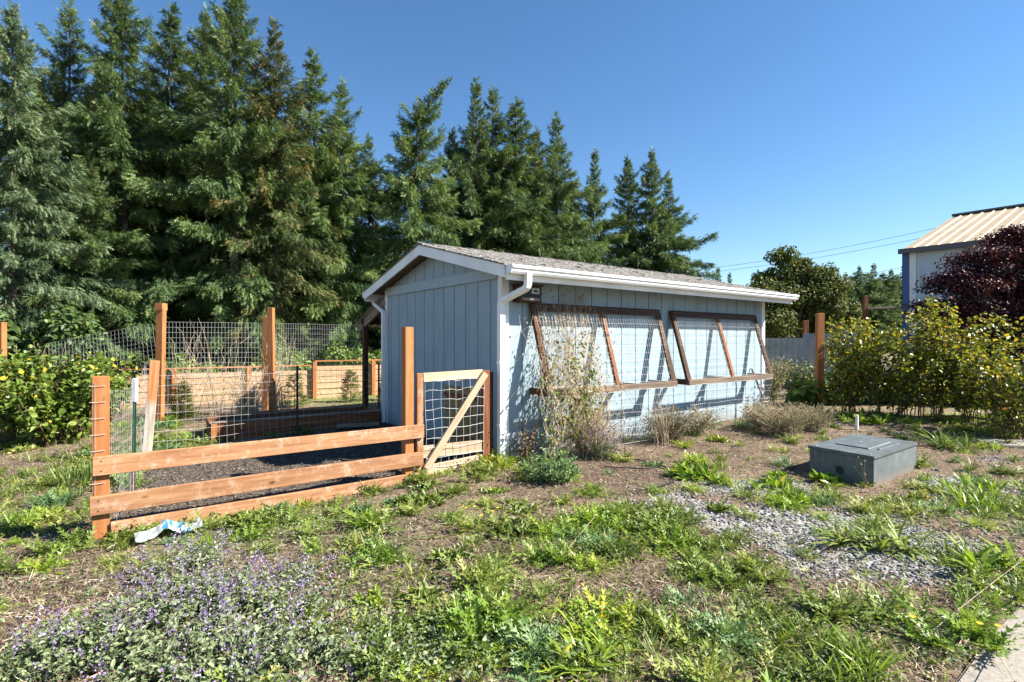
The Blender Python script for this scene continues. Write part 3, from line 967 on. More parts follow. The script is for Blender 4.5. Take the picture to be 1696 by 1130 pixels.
# rear of the run
bf = thing('wire_fence', 'low wire fence on thin dark posts across the back of the run', 'fence', (P_C + P_SB) / 2)
bm_ = MB()
wiregrid(bm_, bil(P_C + [0, 0, -.12], P_SB + [-.05, 0, -.03], P_C + [0, 0, .93], P_SB + [-.05, 0, .96], sag=.03, rough=.08, seed=11), np.linspace(0, 1, 36), np.linspace(0, 1, 10), r=.0015, k=16)
bm_.build('wire_mesh', M['galv'], bf)
for k_ in (.54, .955):
    p = P_C * (1 - k_) + P_SB * k_
    mb = MB()
    for (w_, d_) in ((.032, .006), (.006, .032)):
        mb.brick(lambda x, y, z: p + np.array([x, y, z]), (-w_ / 2, -d_ / 2, -.3), (w_ / 2, d_ / 2, 1.0))
    mb.build('post', M['postdark'], bf)

# deer fence: tall posts and welded wire
A_ = np.array([-6.05, 9.15, 0]); B_ = np.array([-4.42, 9.85, 0]); B2 = np.array([-4.89, 10.8, 0]); E_ = SH(0.0, 4.36, 0)
df = thing('garden_fence', 'tall welded wire garden fence on orange cedar posts', 'fence', (A_ + B_) / 2)
beam('post', A_ + [0, 0, -.2], A_ + [.04, 0, 2.0], .115, .10, 'cedar_post', df, up=(0, 1, 0))
MB().brick(lambda x, y, z: A_ + np.array([x, y, z]), (-.03, -.07, 1.90), (.10, .065, 2.015)).build('post_cap', M['cedar_post'], df)
beam('post', B_ + [0, 0, -.2], B_ + [-.03, 0, 1.985], .10, .10, 'cedar_post', df, up=(0, 1, 0))
fm = MB()
NA, NB = np.array([-7.6, 11.4, 0]), np.array([-3.4, 13.4, 0])
wiregrid(fm, bil(A_ + [0, .07, .72], B_ + [0, .07, .70], A_ + [0, .07, 1.70], B_ + [0, .07, 1.70], rough=.02, seed=3), np.linspace(0, 1, 34), np.linspace(0, 1, 12), r=.0022, k=3)
wiregrid(fm, bil(B_ + [0, .07, .70], E_ + [-.05, .0, .62], B_ + [0, .07, 1.70], E_ + [-.05, .0, 1.66], rough=.03, seed=5), np.linspace(0, 1, 38), np.linspace(0, 1, 12), r=.0022, k=4)
fm.build('wire_mesh', M['galv'], df)
o = beam('post', B2 + [-.10, 0, -.2], B2 + [-.07, 0, 1.86], .13, .10, 'cedar_post', None, up=(0, 1, 0))
props(o, 'rough cedar post just behind the tall orange post right of the run', 'post'); o.name = 'rough_post'
wp = MB()
pts = [on(74, 10.2), on(248, 9.6)]
L0 = lambda px, py, Y: np.array([(px - CX) / F * Y, Y, zat(py, Y)])
wiregrid(wp, bil(L0(84, 640, 10.2), L0(262, 625, 9.5), L0(80, 568, 10.2), L0(252, 536, 9.5), rough=.05, seed=9), np.linspace(0, 1, 30), np.linspace(0, 1, 13), r=.0023, k=6)
o = wp.build('wire_netting', M['galv']); props(o, 'slack welded wire panel drooping left from the tall cedar post', 'wire panel')
pl = on(1, 9.0)
o = beam('post', pl + [-.02, 0, -.2], pl + [-.02, 0, 1.72], .17, .10, 'cedar_post', None, up=(0, 1, 0))
props(o, 'orange cedar post at the left edge behind the leafy bush', 'post')

# low board fence at the back of the lawn
W0, W1 = np.array([-10.8, 9.1, 0]), np.array([-1.2, 15.0, 0])
bw = thing('board_fence', 'low pale board fence with orange posts along the back lawn', 'fence', (W0 + W1) / 2)
dirw = (W1 - W0) / np.linalg.norm(W1 - W0); nw_ = np.array([-dirw[1], dirw[0], 0])
Lw = np.linalg.norm(W1 - W0)
step = 1.42
k = 0
s_ = 0.0
while s_ < Lw - .3:
    zt = .74 if s_ < 6.15 else .84
    s2 = min(s_ + step, Lw)
    a, b = W0 + dirw * s_, W0 + dirw * s2
    pm = MB()
    nbd = 6
    for j in range(nbd):
        z0 = -.06 + j * (zt + .02) / nbd; z1 = z0 + (zt + .02) / nbd - .012
        d_ = rg.uniform(-.006, .006)
        fr = lambda x, y, z: a + dirw * x + nw_ * (y + d_ + (z - z0) * .10) + np.array([0, 0, z])
        pm.brick(fr, (.02, .0, z0), (s2 - s_ - .02, .022, z1))
    po = pm.build('board_panel', M['fence'], bw)
    beam('post', a - nw_ * .05 + [0, 0, -.2], a - nw_ * .05 + [0, 0, zt + .03], .09, .09, 'cedar_post', bw, up=nw_)
    beam('cap_rail', a + nw_ * -.01 + [0, 0, zt + .045], b + nw_ * -.01 + [0, 0, zt + .045], .12, .03, 'cedar_post', bw)
    s_ = s2

# raised bed behind the run
R0 = np.array([-4.36, 7.72, 0]); dr = np.array([.845, .535, 0]); nr = np.array([-.535, .845, 0])
rb = thing('raised_bed', 'long dark timber raised garden bed behind the run', 'raised bed', R0 + dr * 1.1)
zt = .175
for (a, b) in ((R0, R0 + dr * 2.5), (R0 + nr * .8, R0 + nr * .8 + dr * 2.5)):
    beam('side_board', a + [0, 0, .02], b + [0, 0, .03], .045, .31, 'redbrown', rb)
for a in (R0 + nr * .025, R0 + dr * 2.5 + nr * .025):
    beam('end_board', a + [0, 0, .02], a + nr * .75 + [0, 0, .02], .04, .30, 'redbrown', rb)
beam('cap_board', R0 + dr * -.02 + [0, 0, .186], R0 + dr * 2.5 + [0, 0, .196], .09, .022, 'grey', rb)
beam('corner_post', R0 - nr * .05 + dr * .04 + [0, 0, -.1], R0 - nr * .05 + dr * .04 + [0, 0, .17], .08, .06, 'cedar_post', rb, up=nr)
so = MB(); rr = np.linspace(0, 1, 26); cc = np.linspace(0, 1, 9)
U, V = np.meshgrid(rr, cc)
PP = R0 + U[..., None] * 2.45 * dr + (.03 + V[..., None] * .74) * nr + np.stack([0 * U, 0 * U, .10 + .06 * fbm(U * 9, V * 4, 7)], -1)
ii = np.arange(26 * 9).reshape(9, 26)
so.add(PP.reshape(-1, 3), quads=np.stack([ii[:-1, :-1], ii[:-1, 1:], ii[1:, 1:], ii[1:, :-1]], -1).reshape(-1, 4))
M['soil'] = plain('dark_soil', (0.10, 0.075, 0.055), 0.95, noise=.7, scale=40, bmp=.8, spec=.1)
so.build('soil', M['soil'], rb, smooth=True)
q = on(556, 8.55)
o = beam('plank', q + [0, 0, .06], on(628, 8.75) + [.0, 0, .07], .12, .05, 'grey', None)
props(o, 'weathered grey plank lying beside the shed corner inside the run', 'plank')

# ------------------------------------------------------------------ utility box
NB_ = np.array([3.65, 5.39, -.10]); e1 = np.array([.80, .60, 0]); e2 = np.array([-.50, .866, 0])
UF = lambda x, y, z: NB_ + e1 * x + e2 * y + np.array([0, 0, z])
ub = thing('utility_box', 'dark grey-green utility box with flat lid half sunk in gravel', 'utility box', NB_)
M['box'] = plain('grey_green_fibreglass', (0.105, 0.125, 0.132), 0.55, noise=.4, scale=6, bmp=.08)


def bevbox(name, fn, a, b, mat, parent, off=.008, slope=0.0):
    (x0, y0, z0), (x1, y1, z1) = a, b
    bm = bmesh.new()
    vs = [bm.verts.new(fn(x, y, z)) for (x, y, z) in ((x0, y0, z0), (x1, y0, z0), (x1, y1, z0), (x0, y1, z0), (x0 + slope, y0 + slope, z1), (x1 - slope, y0 + slope, z1), (x1 - slope, y1 - slope, z1), (x0 + slope, y1 - slope, z1))]
    for f in ([0, 3, 2, 1], [4, 5, 6, 7], [0, 1, 5, 4], [1, 2, 6, 5], [2, 3, 7, 6], [3, 0, 4, 7]):
        bm.faces.new([vs[i] for i in f])
    bmesh.ops.recalc_face_normals(bm, faces=bm.faces)
    bmesh.ops.bevel(bm, geom=list(bm.edges), offset=off, segments=2, affect='EDGES')
    base = wpos(parent)
    for v in bm.verts:
        v.co -= base
    me = bpy.data.meshes.new(name); bm.to_mesh(me); bm.free()
    me.materials.append(M[mat])
    o = bpy.data.objects.new(name, me); COL.objects.link(o); o.parent = parent
    return o


def box_body_mat():
    m, nt, b = new_mat('soiled_fibreglass')
    tc = nd(nt, 'ShaderNodeTexCoord').outputs['Object']
    n = nd(nt, 'ShaderNodeTexNoise', {'Vector': tc, 'Scale': 7.0, 'Detail': 8.0, 'Roughness': 0.7}).outputs[0]
    n2 = nd(nt, 'ShaderNodeTexNoise', {'Vector': nd(nt, 'ShaderNodeMapping', {'Vector': tc, 'Scale': (18, 18, 2)}).outputs[0], 'Scale': 1.0, 'Detail': 6.0}).outputs[0]
    c = ramp(nt, n, [(0.35, (0.075, 0.09, 0.096)), (0.62, (0.125, 0.146, 0.152))])
    c = mixc(nt, ramp(nt, n2, [(0.55, 0.0), (0.75, 0.45)]), c, (0.23, 0.23, 0.215))
    z = nd(nt, 'ShaderNodeSeparateXYZ', {0: tc}).outputs[2]
    zz = mathn(nt, 'ADD', mathn(nt, 'MULTIPLY', z, 2.0), mathn(nt, 'MULTIPLY', n, 0.35))
    c = mixc(nt, ramp(nt, zz, [(0.12, 0.8), (0.34, 0.0)]), c, (0.19, 0.15, 0.115))
    nt.links.new(c, b.inputs['Base Color'])
    b.inputs['Roughness'].default_value = 0.6
    bump(nt, b, n, 0.1, 0.004)
    return m


M['boxbody'] = box_body_mat()
bevbox('box_body', UF, (0, 0, -.15), (1.26, .66, .268), 'boxbody', ub)
lid = bevbox('lid', UF, (-.012, -.012, .27), (1.272, .672, .305), 'box', ub, .006)
bevbox('lid_panel', UF, (.32, .16, .3045), (.98, .52, .316), 'box', lid, .004, .01)
bevbox('lid_rib', UF, (.38, .075, .3045), (.98, .105, .318), 'box', lid, .003, .006)
bo = MB(); bo.tubes([[UF(.62, .36, .3155), UF(.62, .36, .322)]], .018, sides=8)
ct = [UF(.62 + .018 * math.cos(a), .36 + .018 * math.sin(a), .322) for a in np.arange(8) * math.pi / 4]
bo.add(ct, quads=[[0, 1, 2, 3], [0, 3, 4, 7], [4, 5, 6, 7]]); bo.build('lid_bolt', M['galv'], lid)
for (bx2, by2) in ((.06, .05), (1.20, .05), (1.20, .61), (.06, .61)):
    bo = MB(); c8 = [(.013 * math.cos(a), .013 * math.sin(a)) for a in np.arange(8) * math.pi / 4]
    bo.add([UF(bx2 + x, by2 + y, .304) for x, y in c8] + [UF(bx2 + x * .85, by2 + y * .85, .311) for x, y in c8], quads=[[i, (i + 1) % 8, 8 + (i + 1) % 8, 8 + i] for i in range(8)] + [[8, 9, 10, 11], [8, 11, 12, 15], [12, 13, 14, 15]])
    bo.build('lid_bolt', M['galv'], lid)
kn = MB(); ang = np.arange(18) * math.pi / 9
kn.add([UF(-.0025, .33 + .042 * math.cos(a), .10 + .042 * math.sin(a)) for a in ang] + [UF(-.0025, .33, .10)], tris=[[i, 18, (i + 1) % 18] for i in range(18)])
kn.build('knockout', M['black'], ub)
kr = MB(); kr.tubes([[UF(-.002, .33 + .045 * math.cos(a), .10 + .045 * math.sin(a)) for a in np.arange(19) * math.pi / 9]], .005, sides=5); kr.build('knockout_ring', M['box'], ub)

# ------------------------------------------------------------------ small things
p = on(1419, 8.6)
mb = MB(); mb.tubes([[p + [0, 0, -.1], p + [.004, 0, .235]]], .024, sides=10)
mb.add([p + [.004 + .024 * math.cos(a), .024 * math.sin(a), .235] for a in np.arange(10) * math.pi / 5] + [p + [.004, 0, .236]], tris=[[i, (i + 1) % 10, 10] for i in range(10)])
props(mb.build('pipe_stake', M['whitepaint'], smooth=False), 'short white plastic pipe standing in weeds before the bushes', 'pipe')

th = thing('garden_tool', 'old long-handled garden tool leaning on the shed wall', 'tool', SH(5.75, -.35, -.08))
mb = MB(); mb.tubes([[SH(5.62, -.50, -.08), SH(5.5, -.33, .35), SH(5.40, -.20, .80)]], .017, sides=7); mb.build('handle', M['redbrown'], th, smooth=True)
mb = MB(); mb.tubes([[SH(5.40, -.20, .78), SH(5.37, -.19, .87), SH(5.31, -.19, .88), SH(5.27, -.20, .80)]], .016, .006, sides=6); mb.build('hook', M['postdark'], th, smooth=True)

cg = MB()
pc = SH(4.95, -.50, 0)
for z in np.linspace(-.02, .42, 9):
    a = np.linspace(0, 2 * math.pi, 15)
    cg.tubes([np.stack([pc[0] + .2 * np.cos(a) * (1 + .1 * z), pc[1] + .2 * np.sin(a), z + 0 * a], -1)], .0022)
for a in np.arange(12) * math.pi / 6:
    cg.tubes([[pc + [.2 * math.cos(a), .2 * math.sin(a), -.1], pc + [.205 * math.cos(a), .2 * math.sin(a), .42]]], .0022)
o = thing('wire_cage', 'low round wire plant cage with wooden stake before the wall', 'plant cage', pc)
cg.build('cage', M['rustwire'], o)
beam('stake', pc + [.02, -.21, -.15], pc + [.0, -.2, .42], .03, .02, 'grey', o, up=(0, 1, 0))

hz = lambda l: np.array([at(x, y) + [0, 0, .022] for x, y in l])


def smooth_path(P, k=8):
    P = np.asarray(P, float); out = []
    Q = np.concatenate([[2 * P[0] - P[1]], P, [2 * P[-1] - P[-2]]])
    for i in range(1, len(Q) - 2):
        for t_ in np.linspace(0, 1, k, endpoint=False):
            a, b, c, d = Q[i - 1], Q[i], Q[i + 1], Q[i + 2]
            out.append(.5 * (2 * b + (c - a) * t_ + (2 * a - 5 * b + 4 * c - d) * t_ ** 2 + (3 * b - a - 3 * c + d) * t_ ** 3))
    out.append(P[-1])
    return np.array(out)


mb = MB(); mb.tubes([smooth_path(hz([(1002, 756), (1045, 762), (1085, 771), (1112, 782), (1122, 795), (1100, 806), (1055, 815)]))], .009, sides=6)
props(mb.build('drip_hose', M['black'], smooth=True), 'black drip hose curling over the dry ground by the shed', 'hose')
mb = MB(); mb.tubes([smooth_path(hz([(1000, 776), (1030, 778), (1062, 779), (1090, 777)]))], .008, sides=6)
props(mb.build('drip_hose', M['black'], smooth=True), 'short length of black hose in front of the trellis weeds', 'hose')
o = beam('wood_scrap', at(622, 851) + [0, 0, .02], at(676, 846) + [0, 0, .02], .05, .025, 'pale'); props(o, 'pale splintered wood scrap lying on soil before the rails', 'wood scrap')
o = beam('fallen_branch', at(985, 742) + [0, 0, .05], at(1030, 752) + [0, 0, .04], .03, .03, 'grey', taper=.6); props(o, 'pale broken stick beside the drip hose', 'stick')

# crumpled plastic wrapper
rgw = np.random.default_rng(12)
w0 = at(222, 902); w1 = at(332, 878); wv = w1 - w0; wl_ = np.linalg.norm(wv[:2]); wd = wv / wl_; wp_ = np.array([-wd[1], wd[0], 0])
nu, nv = 26, 9
U, V = np.meshgrid(np.linspace(0, 1, nu), np.linspace(-1, 1, nv))
wid = .045 + .075 * np.abs(U - .42) ** .7 * (1.25 - U * .35)
hgt = .05 + .07 * fbm(U * 7, V * 2.2 + 3, 31, 3) + .05 * np.exp(-((U - .45) / .12) ** 2) - .05 * np.abs(V) ** 2
PP = w0 + U[..., None] * wl_ * wd + (V * wid)[..., None] * wp_ + np.stack([0 * U, 0 * U, hgt], -1)
PP[..., 2] += G(PP[..., 0], PP[..., 1]) - w0[2]
ii = np.arange(nu * nv).reshape(nv, nu)
bl = (np.abs((np.linspace(0, 1, nu)[:-1] + .02)[None] - .48) < .07) & (rgw.random((nv - 1, nu - 1)) < .75) | ((np.abs(np.linspace(0, 1, nu)[:-1][None] - .68) < .10) & (rgw.random((nv - 1, nu - 1)) < .35))
mb = MB(); mb.add(PP.reshape(-1, 3), quads=np.stack([ii[:-1, :-1], ii[:-1, 1:], ii[1:, 1:], ii[1:, :-1]], -1).reshape(-1, 4), v=np.where(bl, .9, rgw.uniform(0, .5, bl.shape)).ravel())
M['wrap'] = leafmat('plastic_film', [(0.0, (.22, .25, .25)), (.5, (.46, .50, .50)), (.6, (.07, .28, .46)), (1.0, (.05, .24, .46))], trans=.3, rough=.2, spec=.6)
props(mb.build('plastic_wrapper', M['wrap'], smooth=False), 'crumpled clear and blue plastic wrapper lying below the rail fence', 'wrapper')


# ------------------------------------------------------------------ metal barn beyond the purple tree
EB = np.array([13.2, 18.0, 0.0]); NE = -D2
barn = thing('barn', 'pale blue metal barn with tan ribbed roof and blue corner trim', 'barn', EB)
BF = lambda x, y, z: EB + NE * x + D1 * y + np.array([0, 0, z])
BL, BW, EH, RH = 16.0, 11.5, 4.42, 6.36
M['barn_wall'] = plain('barn_wall_metal', (0.50, 0.57, 0.64), 0.45, noise=.08, scale=2)
M['barn_roof'] = plain('barn_roof_metal', (0.44, 0.345, 0.20), 0.45, noise=.18, scale=1.5)
M['barn_blue'] = plain('barn_blue_trim', (0.04, 0.10, 0.28), 0.4, noise=.1)
M['barn_dark'] = plain('barn_gutter', (0.10, 0.10, 0.10), 0.5, noise=.1)


def ribbed(mb, fn, a0, a1, pitch, b0, b1, hgt=.03, w=.06):
    """sheet fn(a, b, out) ribbed every pitch along a"""
    pts = []
    a = a0
    while a < a1:
        pts += [(a, 0), (a + pitch - w * 1.6, 0), (a + pitch - w * 1.2, hgt), (a + pitch - w * .4, hgt)]
        a += pitch
    pts.append((a, 0))
    for (x0, o0), (x1, o1) in zip(pts[:-1], pts[1:]):
        mb.add([fn(x0, b0, o0), fn(x1, b0, o1), fn(x1, b1, o1), fn(x0, b1, o0)], quads=[[0, 1, 2, 3]])


mb = MB(); ribbed(mb, lambda a, b, o_: BF(a, -o_, b), 0, BL, .3, -.3, EH - .02, .018)
mb.add([BF(0, 0, -.3), BF(0, BW, -.3), BF(0, BW, EH), BF(0, BW / 2, RH - .05), BF(0, 0, EH)], quads=[[0, 1, 2, 4]], tris=[[4, 2, 3]])
mb.add([BF(BL, 0, -.3), BF(BL, BW, -.3), BF(BL, BW, EH), BF(BL, BW / 2, RH - .05), BF(BL, 0, EH)], quads=[[0, 4, 2, 1]], tris=[[4, 3, 2]])
mb.add([BF(0, BW, -.3), BF(BL, BW, -.3), BF(BL, BW, EH), BF(0, BW, EH)], quads=[[0, 3, 2, 1]])
mb.build('wall', M['barn_wall'], barn)
mb = MB()
sl_ = (RH - EH) / (BW / 2)
ribbed(mb, lambda a, b, o_: BF(a - .05, b, EH + sl_ * b + .03 + o_), 0, BL + .2, .33, -.25, BW / 2, .032)
ribbed(mb, lambda a, b, o_: BF(a - .05, BW - b, EH + sl_ * b + .03 + o_), 0, BL + .2, .33, -.25, BW / 2, .032)
rf_ = mb.build('roof', M['barn_roof'], barn)
MB().brick(BF, (-.07, BW / 2 - .15, RH + .03), (BL + .1, BW / 2 + .15, RH + .10)).build('ridge_cap', M['barn_dark'], rf_)
MB().brick(BF, (-.06, -.32, EH - .14), (BL + .1, -.20, EH + .02)).build('gutter', M['barn_dark'], barn)
MB().brick(BF, (-.03, -.03, -.2), (.16, -.019, EH - .02)).brick(BF, (-.03, -.03, -.2), (-.004, .25, EH - .02)).build('corner_trim', M['barn_blue'], barn)
MB().brick(BF, (.18, -.028, -.2), (.36, -.0185, EH - .02)).build('downspout', M['whitepaint'], barn)

# corrugated metal fence
cf = thing('metal_fence', 'grey corrugated metal fence beyond the far end of the shed', 'fence', on(1310, 15.5))
for (pa, pb, top) in ((1255, 1333, 560), (1331, 1420, 552)):
    a = on(pa, 16.2); b = on(pb, 15.2); L_ = np.linalg.norm((b - a)[:2]); dd = (b - a) / L_; dd[2] = 0; nn = np.array([-dd[1], dd[0], 0])
    z1 = zat(top, 15.6)
    mb = MB(); n = int(L_ / .04)
    for i in range(n):
        o0, o1 = .012 * math.cos(i * math.pi / 2), .012 * math.cos((i + 1) * math.pi / 2)
        p, q = a + dd * L_ * i / n, a + dd * L_ * (i + 1) / n
        off = -.05 if pa > 1300 else 0
        mb.add([p + nn * (o0 + off) + [0, 0, -.1 - p[2]], q + nn * (o1 + off) + [0, 0, -.1 - q[2]], q + nn * (o1 + off) + [0, 0, z1 - q[2]], p + nn * (o0 + off) + [0, 0, z1 - p[2]]], quads=[[0, 1, 2, 3]])
    mb.build('metal_sheet', M['corr'], cf)
p = on(1334, 16.9); o = beam('post', p + [0, 0, -.2], p + [0, 0, zat(531, 16.9) - p[2]], .15, .12, 'redbrown', None, up=(0, 1, 0)); props(o, 'short reddish post standing behind the corrugated metal fence', 'post')
p = on(1358, 10.4); o = beam('post', p + [-.02, 0, -.2], p + [.0, 0, zat(519, 10.4) - p[2]], .125, .10, 'cedar_post', None, up=(0, 1, 0)); props(o, 'orange cedar post at the left end of the yellowing bushes', 'post')
p = on(1433, 16.5); pr = thing('wire_trellis_post', 'dark red post with grey crossbar behind the yellowing bushes', 'post', p)
beam('post', p + [0, 0, -.2], p + [0, 0, zat(489, 16.5)], .11, .11, 'redbrown', pr, up=(0, 1, 0))
beam('crossbar', p + [.03, -.06, zat(511, 16.5)], p + [2.2, -.15, zat(506, 16.5)], .05, .06, 'grey', pr)

# overhead lines
M['cable'] = plain('overhead_cable', (0.16, 0.16, 0.17), 0.6)
for (x0, y0, x1, y1, lab) in ((1100, 452, 1600, 366, 'highest of the thin power lines crossing to the barn'), (1100, 458, 1600, 378, 'middle thin power line in the sky left of the barn'), (1240, 478, 1600, 418, 'lowest thin power line just above the far firs')):
    a = np.array([(x0 - CX) / F * 62, 62, zat(y0, 62)]); b = np.array([(x1 - CX) / F * 50, 50, zat(y1, 50)])
    f = np.linspace(0, 1, 24)[:, None]
    mb = MB(); mb.tubes([a * (1 - f) + b * f + np.array([0, 0, -.6]) * 4 * f * (1 - f)], .018, sides=4)
    props(mb.build('power_line', M['cable']), lab, 'power line', 'power lines over the far trees')

# ------------------------------------------------------------------ conifers
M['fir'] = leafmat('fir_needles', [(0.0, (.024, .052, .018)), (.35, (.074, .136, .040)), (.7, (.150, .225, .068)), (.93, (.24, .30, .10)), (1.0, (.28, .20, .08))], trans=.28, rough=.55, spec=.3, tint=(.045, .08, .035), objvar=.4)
M['bluefir'] = leafmat('blue_spruce_needles', [(0.0, (.036, .072, .034)), (.5, (.12, .18, .085)), (1.0, (.24, .30, .16))], trans=.22, rough=.55)
M['brownfir'] = leafmat('cone_laden_needles', [(0.0, (.025, .05, .015)), (.55, (.075, .11, .03)), (.75, (.14, .14, .045)), (1.0, (.26, .15, .06))], trans=.16, rough=.6, spec=.25)


def conifer(seed, Ht, R, mat, base=.06, dens=1.0, droop=.35, bend=0.0, name='fir_tree', narrow=.8, spray=.21, whorl=.38):
    r = np.random.default_rng(seed)
    root = thing(name, None, None, (0, 0, 0))
    ax = lambda z: np.stack([bend * np.maximum(0, z / Ht - .8) ** 2 * 25 + .06 * np.sin(z * .5 + seed), .05 * np.cos(z * .43 + seed), z], -1)
    wd, fo = MB(), MB()
    zz = np.linspace(0, Ht, 14)
    path = ax(zz); path[0, 2] = -.4
    wd.tubes([path], Ht * .0115, .006, sides=8)
    z = base * Ht
    B, L, AZ, SL = [], [], [], []
    while z < Ht * .985:
        h = z / Ht
        prof = (1 - h) ** (narrow + .35 * h ** 3) * min(1.0, .55 + (h - base) * 3.5) * (1 + .22 * math.sin(h * 23 + seed * 2.1) * (1 - h)) + .02
        nb = r.integers(4, 7)
        a0 = r.uniform(0, 6.28)
        gap = 1.0 if r.random() > .20 * (1.2 - h) else .5
        for k in range(nb):
            if r.random() < .20 * (1 - h):
                continue
            l = R * prof * r.uniform(.50, 1.25) * gap * (1 + .25 * math.sin(a0 * 2 + h * 19 + seed))
            B.append(z + r.uniform(-.12, .12)); L.append(max(l, .16 + .30 * (1 - h) ** .6)); AZ.append(a0 + k * 6.283 / nb + r.uniform(-.4, .4)); SL.append(.70 * h ** 1.4 + r.uniform(-.24, .20) - .10)
        z += whorl * (1.15 - .72 * h) * r.uniform(.75, 1.25)
    B, L, AZ, SL = map(np.array, (B, L, AZ, SL))
    n = len(B)
    s = np.linspace(0, 1, 6)

    def pt(i, s):
        """points along branch i (arrays of equal length)"""
        rr_ = L[i] * s
        dz = L[i] * (SL[i] * s - droop * (1 - (B[i] / Ht) ** 2) * (s ** 2) * 1.3 + droop * .55 * s ** 4)
        o_ = ax(B[i])
        return o_ + np.stack([np.cos(AZ[i]) * rr_, np.sin(AZ[i]) * rr_, dz], -1)
    I = np.repeat(np.arange(n)[:, None], 6, 1)
    wd.tubes(pt(I, np.repeat(s[None], n, 0)), np.clip(.012 * L, .004, .03), .003, sides=3)
    cnt = np.maximum(9, (L * 185 * dens)).astype(int)
    idx = np.repeat(np.arange(n), cnt)
    ss = np.clip(.03 + .97 * r.random(len(idx)) ** .78, 0, 1)
    p = pt(idx, ss); p2 = pt(idx, np.clip(ss + .05, 0, 1.05))
    tg = p2 - p; tg /= np.linalg.norm(tg, axis=1, keepdims=True) + 1e-9
    side = np.stack([-np.sin(AZ[idx]), np.cos(AZ[idx]), 0 * ss], -1)
    sg = r.choice([-1.0, 1.0], len(idx)); spread = r.uniform(.15, 1.25, len(idx)) * (1 - .45 * ss)
    d = tg + side * (sg * spread)[:, None] + np.array([0, 0, 1.0]) * r.uniform(-1.5, .40, len(idx))[:, None]
    nm = np.array([0, 0, .8]) + r.normal(0, .75, (len(idx), 3))
    ln = spray * 1.12 * r.uniform(.5, 1.3, len(idx)) * np.clip(.55 + .30 * L[idx], .55, 1.1)
    p = p + side * (sg * spread * .14 * L[idx] * r.random(len(idx)))[:, None] + np.array([0, 0, 1.0]) * (r.normal(-.05, .075, len(idx)) * np.clip(L[idx], .3, 1.5))[:, None]
    bt = r.normal(0, .13, n)
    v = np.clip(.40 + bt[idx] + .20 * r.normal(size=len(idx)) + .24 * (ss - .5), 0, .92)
    nd_ = 46     # dead snags low on the trunk
    zb = Ht * (.03 + .38 * r.random(nd_)); az_ = r.uniform(0, 6.28, nd_); ll = r.uniform(.3, 1.3, nd_)
    pb_ = ax(zb); f_ = np.linspace(0, 1, 4)
    DS = pb_[:, None] + np.stack([np.cos(az_)[:, None] * ll[:, None] * f_, np.sin(az_)[:, None] * ll[:, None] * f_, -.12 * ll[:, None] * f_ + .10 * ll[:, None] * f_ ** 3], -1) + r.normal(0, .03, (nd_, 4, 3)) * f_[None, :, None]
    wd.tubes(DS, .014, .004, sides=3)
    top = (B[idx] / Ht > .62) & (r.random(len(idx)) < .05)
    v = np.where(top, .99, v)
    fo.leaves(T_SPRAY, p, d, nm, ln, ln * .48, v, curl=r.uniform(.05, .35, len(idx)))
    # leader
    k = 26
    zt = Ht * (.93 + .075 * r.random(k)); pp = ax(zt)
    dd = np.stack([r.normal(0, .8, k), r.normal(0, .8, k), r.uniform(.4, 1.4, k)], -1)
    fo.leaves(T_SPRAY, pp, dd, r.normal(size=(k, 3)), .26, .2, r.uniform(.3, .8, k))
    wd.build('trunk', M['bark'], root)
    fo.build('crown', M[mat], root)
    return root


PROTO = {
    'dense': conifer(1, 14, 3.5, 'fir', .05, 1.0, .34, narrow=.72),
    'airy': conifer(2, 14, 3.1, 'fir', .12, .8, .40, narrow=.62),
    'broad': conifer(3, 13, 3.9, 'fir', .03, 1.0, .30, narrow=.85),
    'blue': conifer(4, 14, 4.2, 'bluefir', .02, 1.1, .32, narrow=.72, name='spruce_tree'),
    'brown': conifer(5, 14, 2.9, 'brownfir', .14, .85, .42, narrow=.66),
    'bent': conifer(6, 12, 4.2, 'fir', .05, .95, .62, bend=1.5, narrow=.80),
    'slim': conifer(7, 13, 2.5, 'fir', .18, .85, .36, narrow=.60),
}
USED = set()


def plant(kind, px, Y, apex, label, wide=1.0, rot=None, group='firs along the back boundary', cat='fir tree', name=None):
    pr = PROTO[kind]
    o = pr if kind not in USED else copy_tree(pr)
    USED.add(kind)
    p = on(px, Y)
    Hk = {'dense': 14, 'airy': 14, 'broad': 13, 'blue': 14, 'brown': 14, 'bent': 12, 'slim': 13}.get(kind, 14)
    h = zat(apex, Y) - p[2]
    k = h / Hk
    o.location = Vector((p[0], p[1], p[2] - .05))
    wide *= 1.15 if Y >= 26.5 else .96
    o.scale = (k * wide, k * wide, k)
    o.rotation_euler = (0, 0, random.Random(int(px * 7 + Y)).uniform(0, 6.28) if rot is None else rot)
    if name: o.name = name
    return props(o, label, cat, group)


plant('blue', 22, 15.5, 8, 'wide blue-green spruce filling the left edge', .92, 1.0, cat='spruce tree')
plant('airy', 112, 19, 0, 'dark fir with a thin spire just right of the blue-green spruce', 1.0)
plant('dense', 205, 18.5, -40, 'tall dense fir rising out of the picture, left of the bare grey trunk', .95)
plant('slim', 280, 20, 4, 'slim fir with a bare grey lower trunk behind the tallest orange post', 1.15)
plant('broad', 150, 17.0, 250, 'low bushy fir in front of the tall firs at left', 1.1)
plant('dense', 342, 21.5, 12, 'fir half hidden left of the tallest twin-topped fir', .85, 2.0)
plant('dense', 388, 19.0, -35, 'tallest fir, thick and twin-topped, near the middle of the left row', .95, 4.0)
plant('brown', 457, 19.5, 32, 'fir with a brown cone-laden top', 1.0)
plant('slim', 519, 21.5, 82, 'narrow fir with a pointed top right of the brown-topped one', 1.1)
plant('airy', 566, 22.5, 130, 'open fir with sky showing through its lower half', 1.0, 1.2)
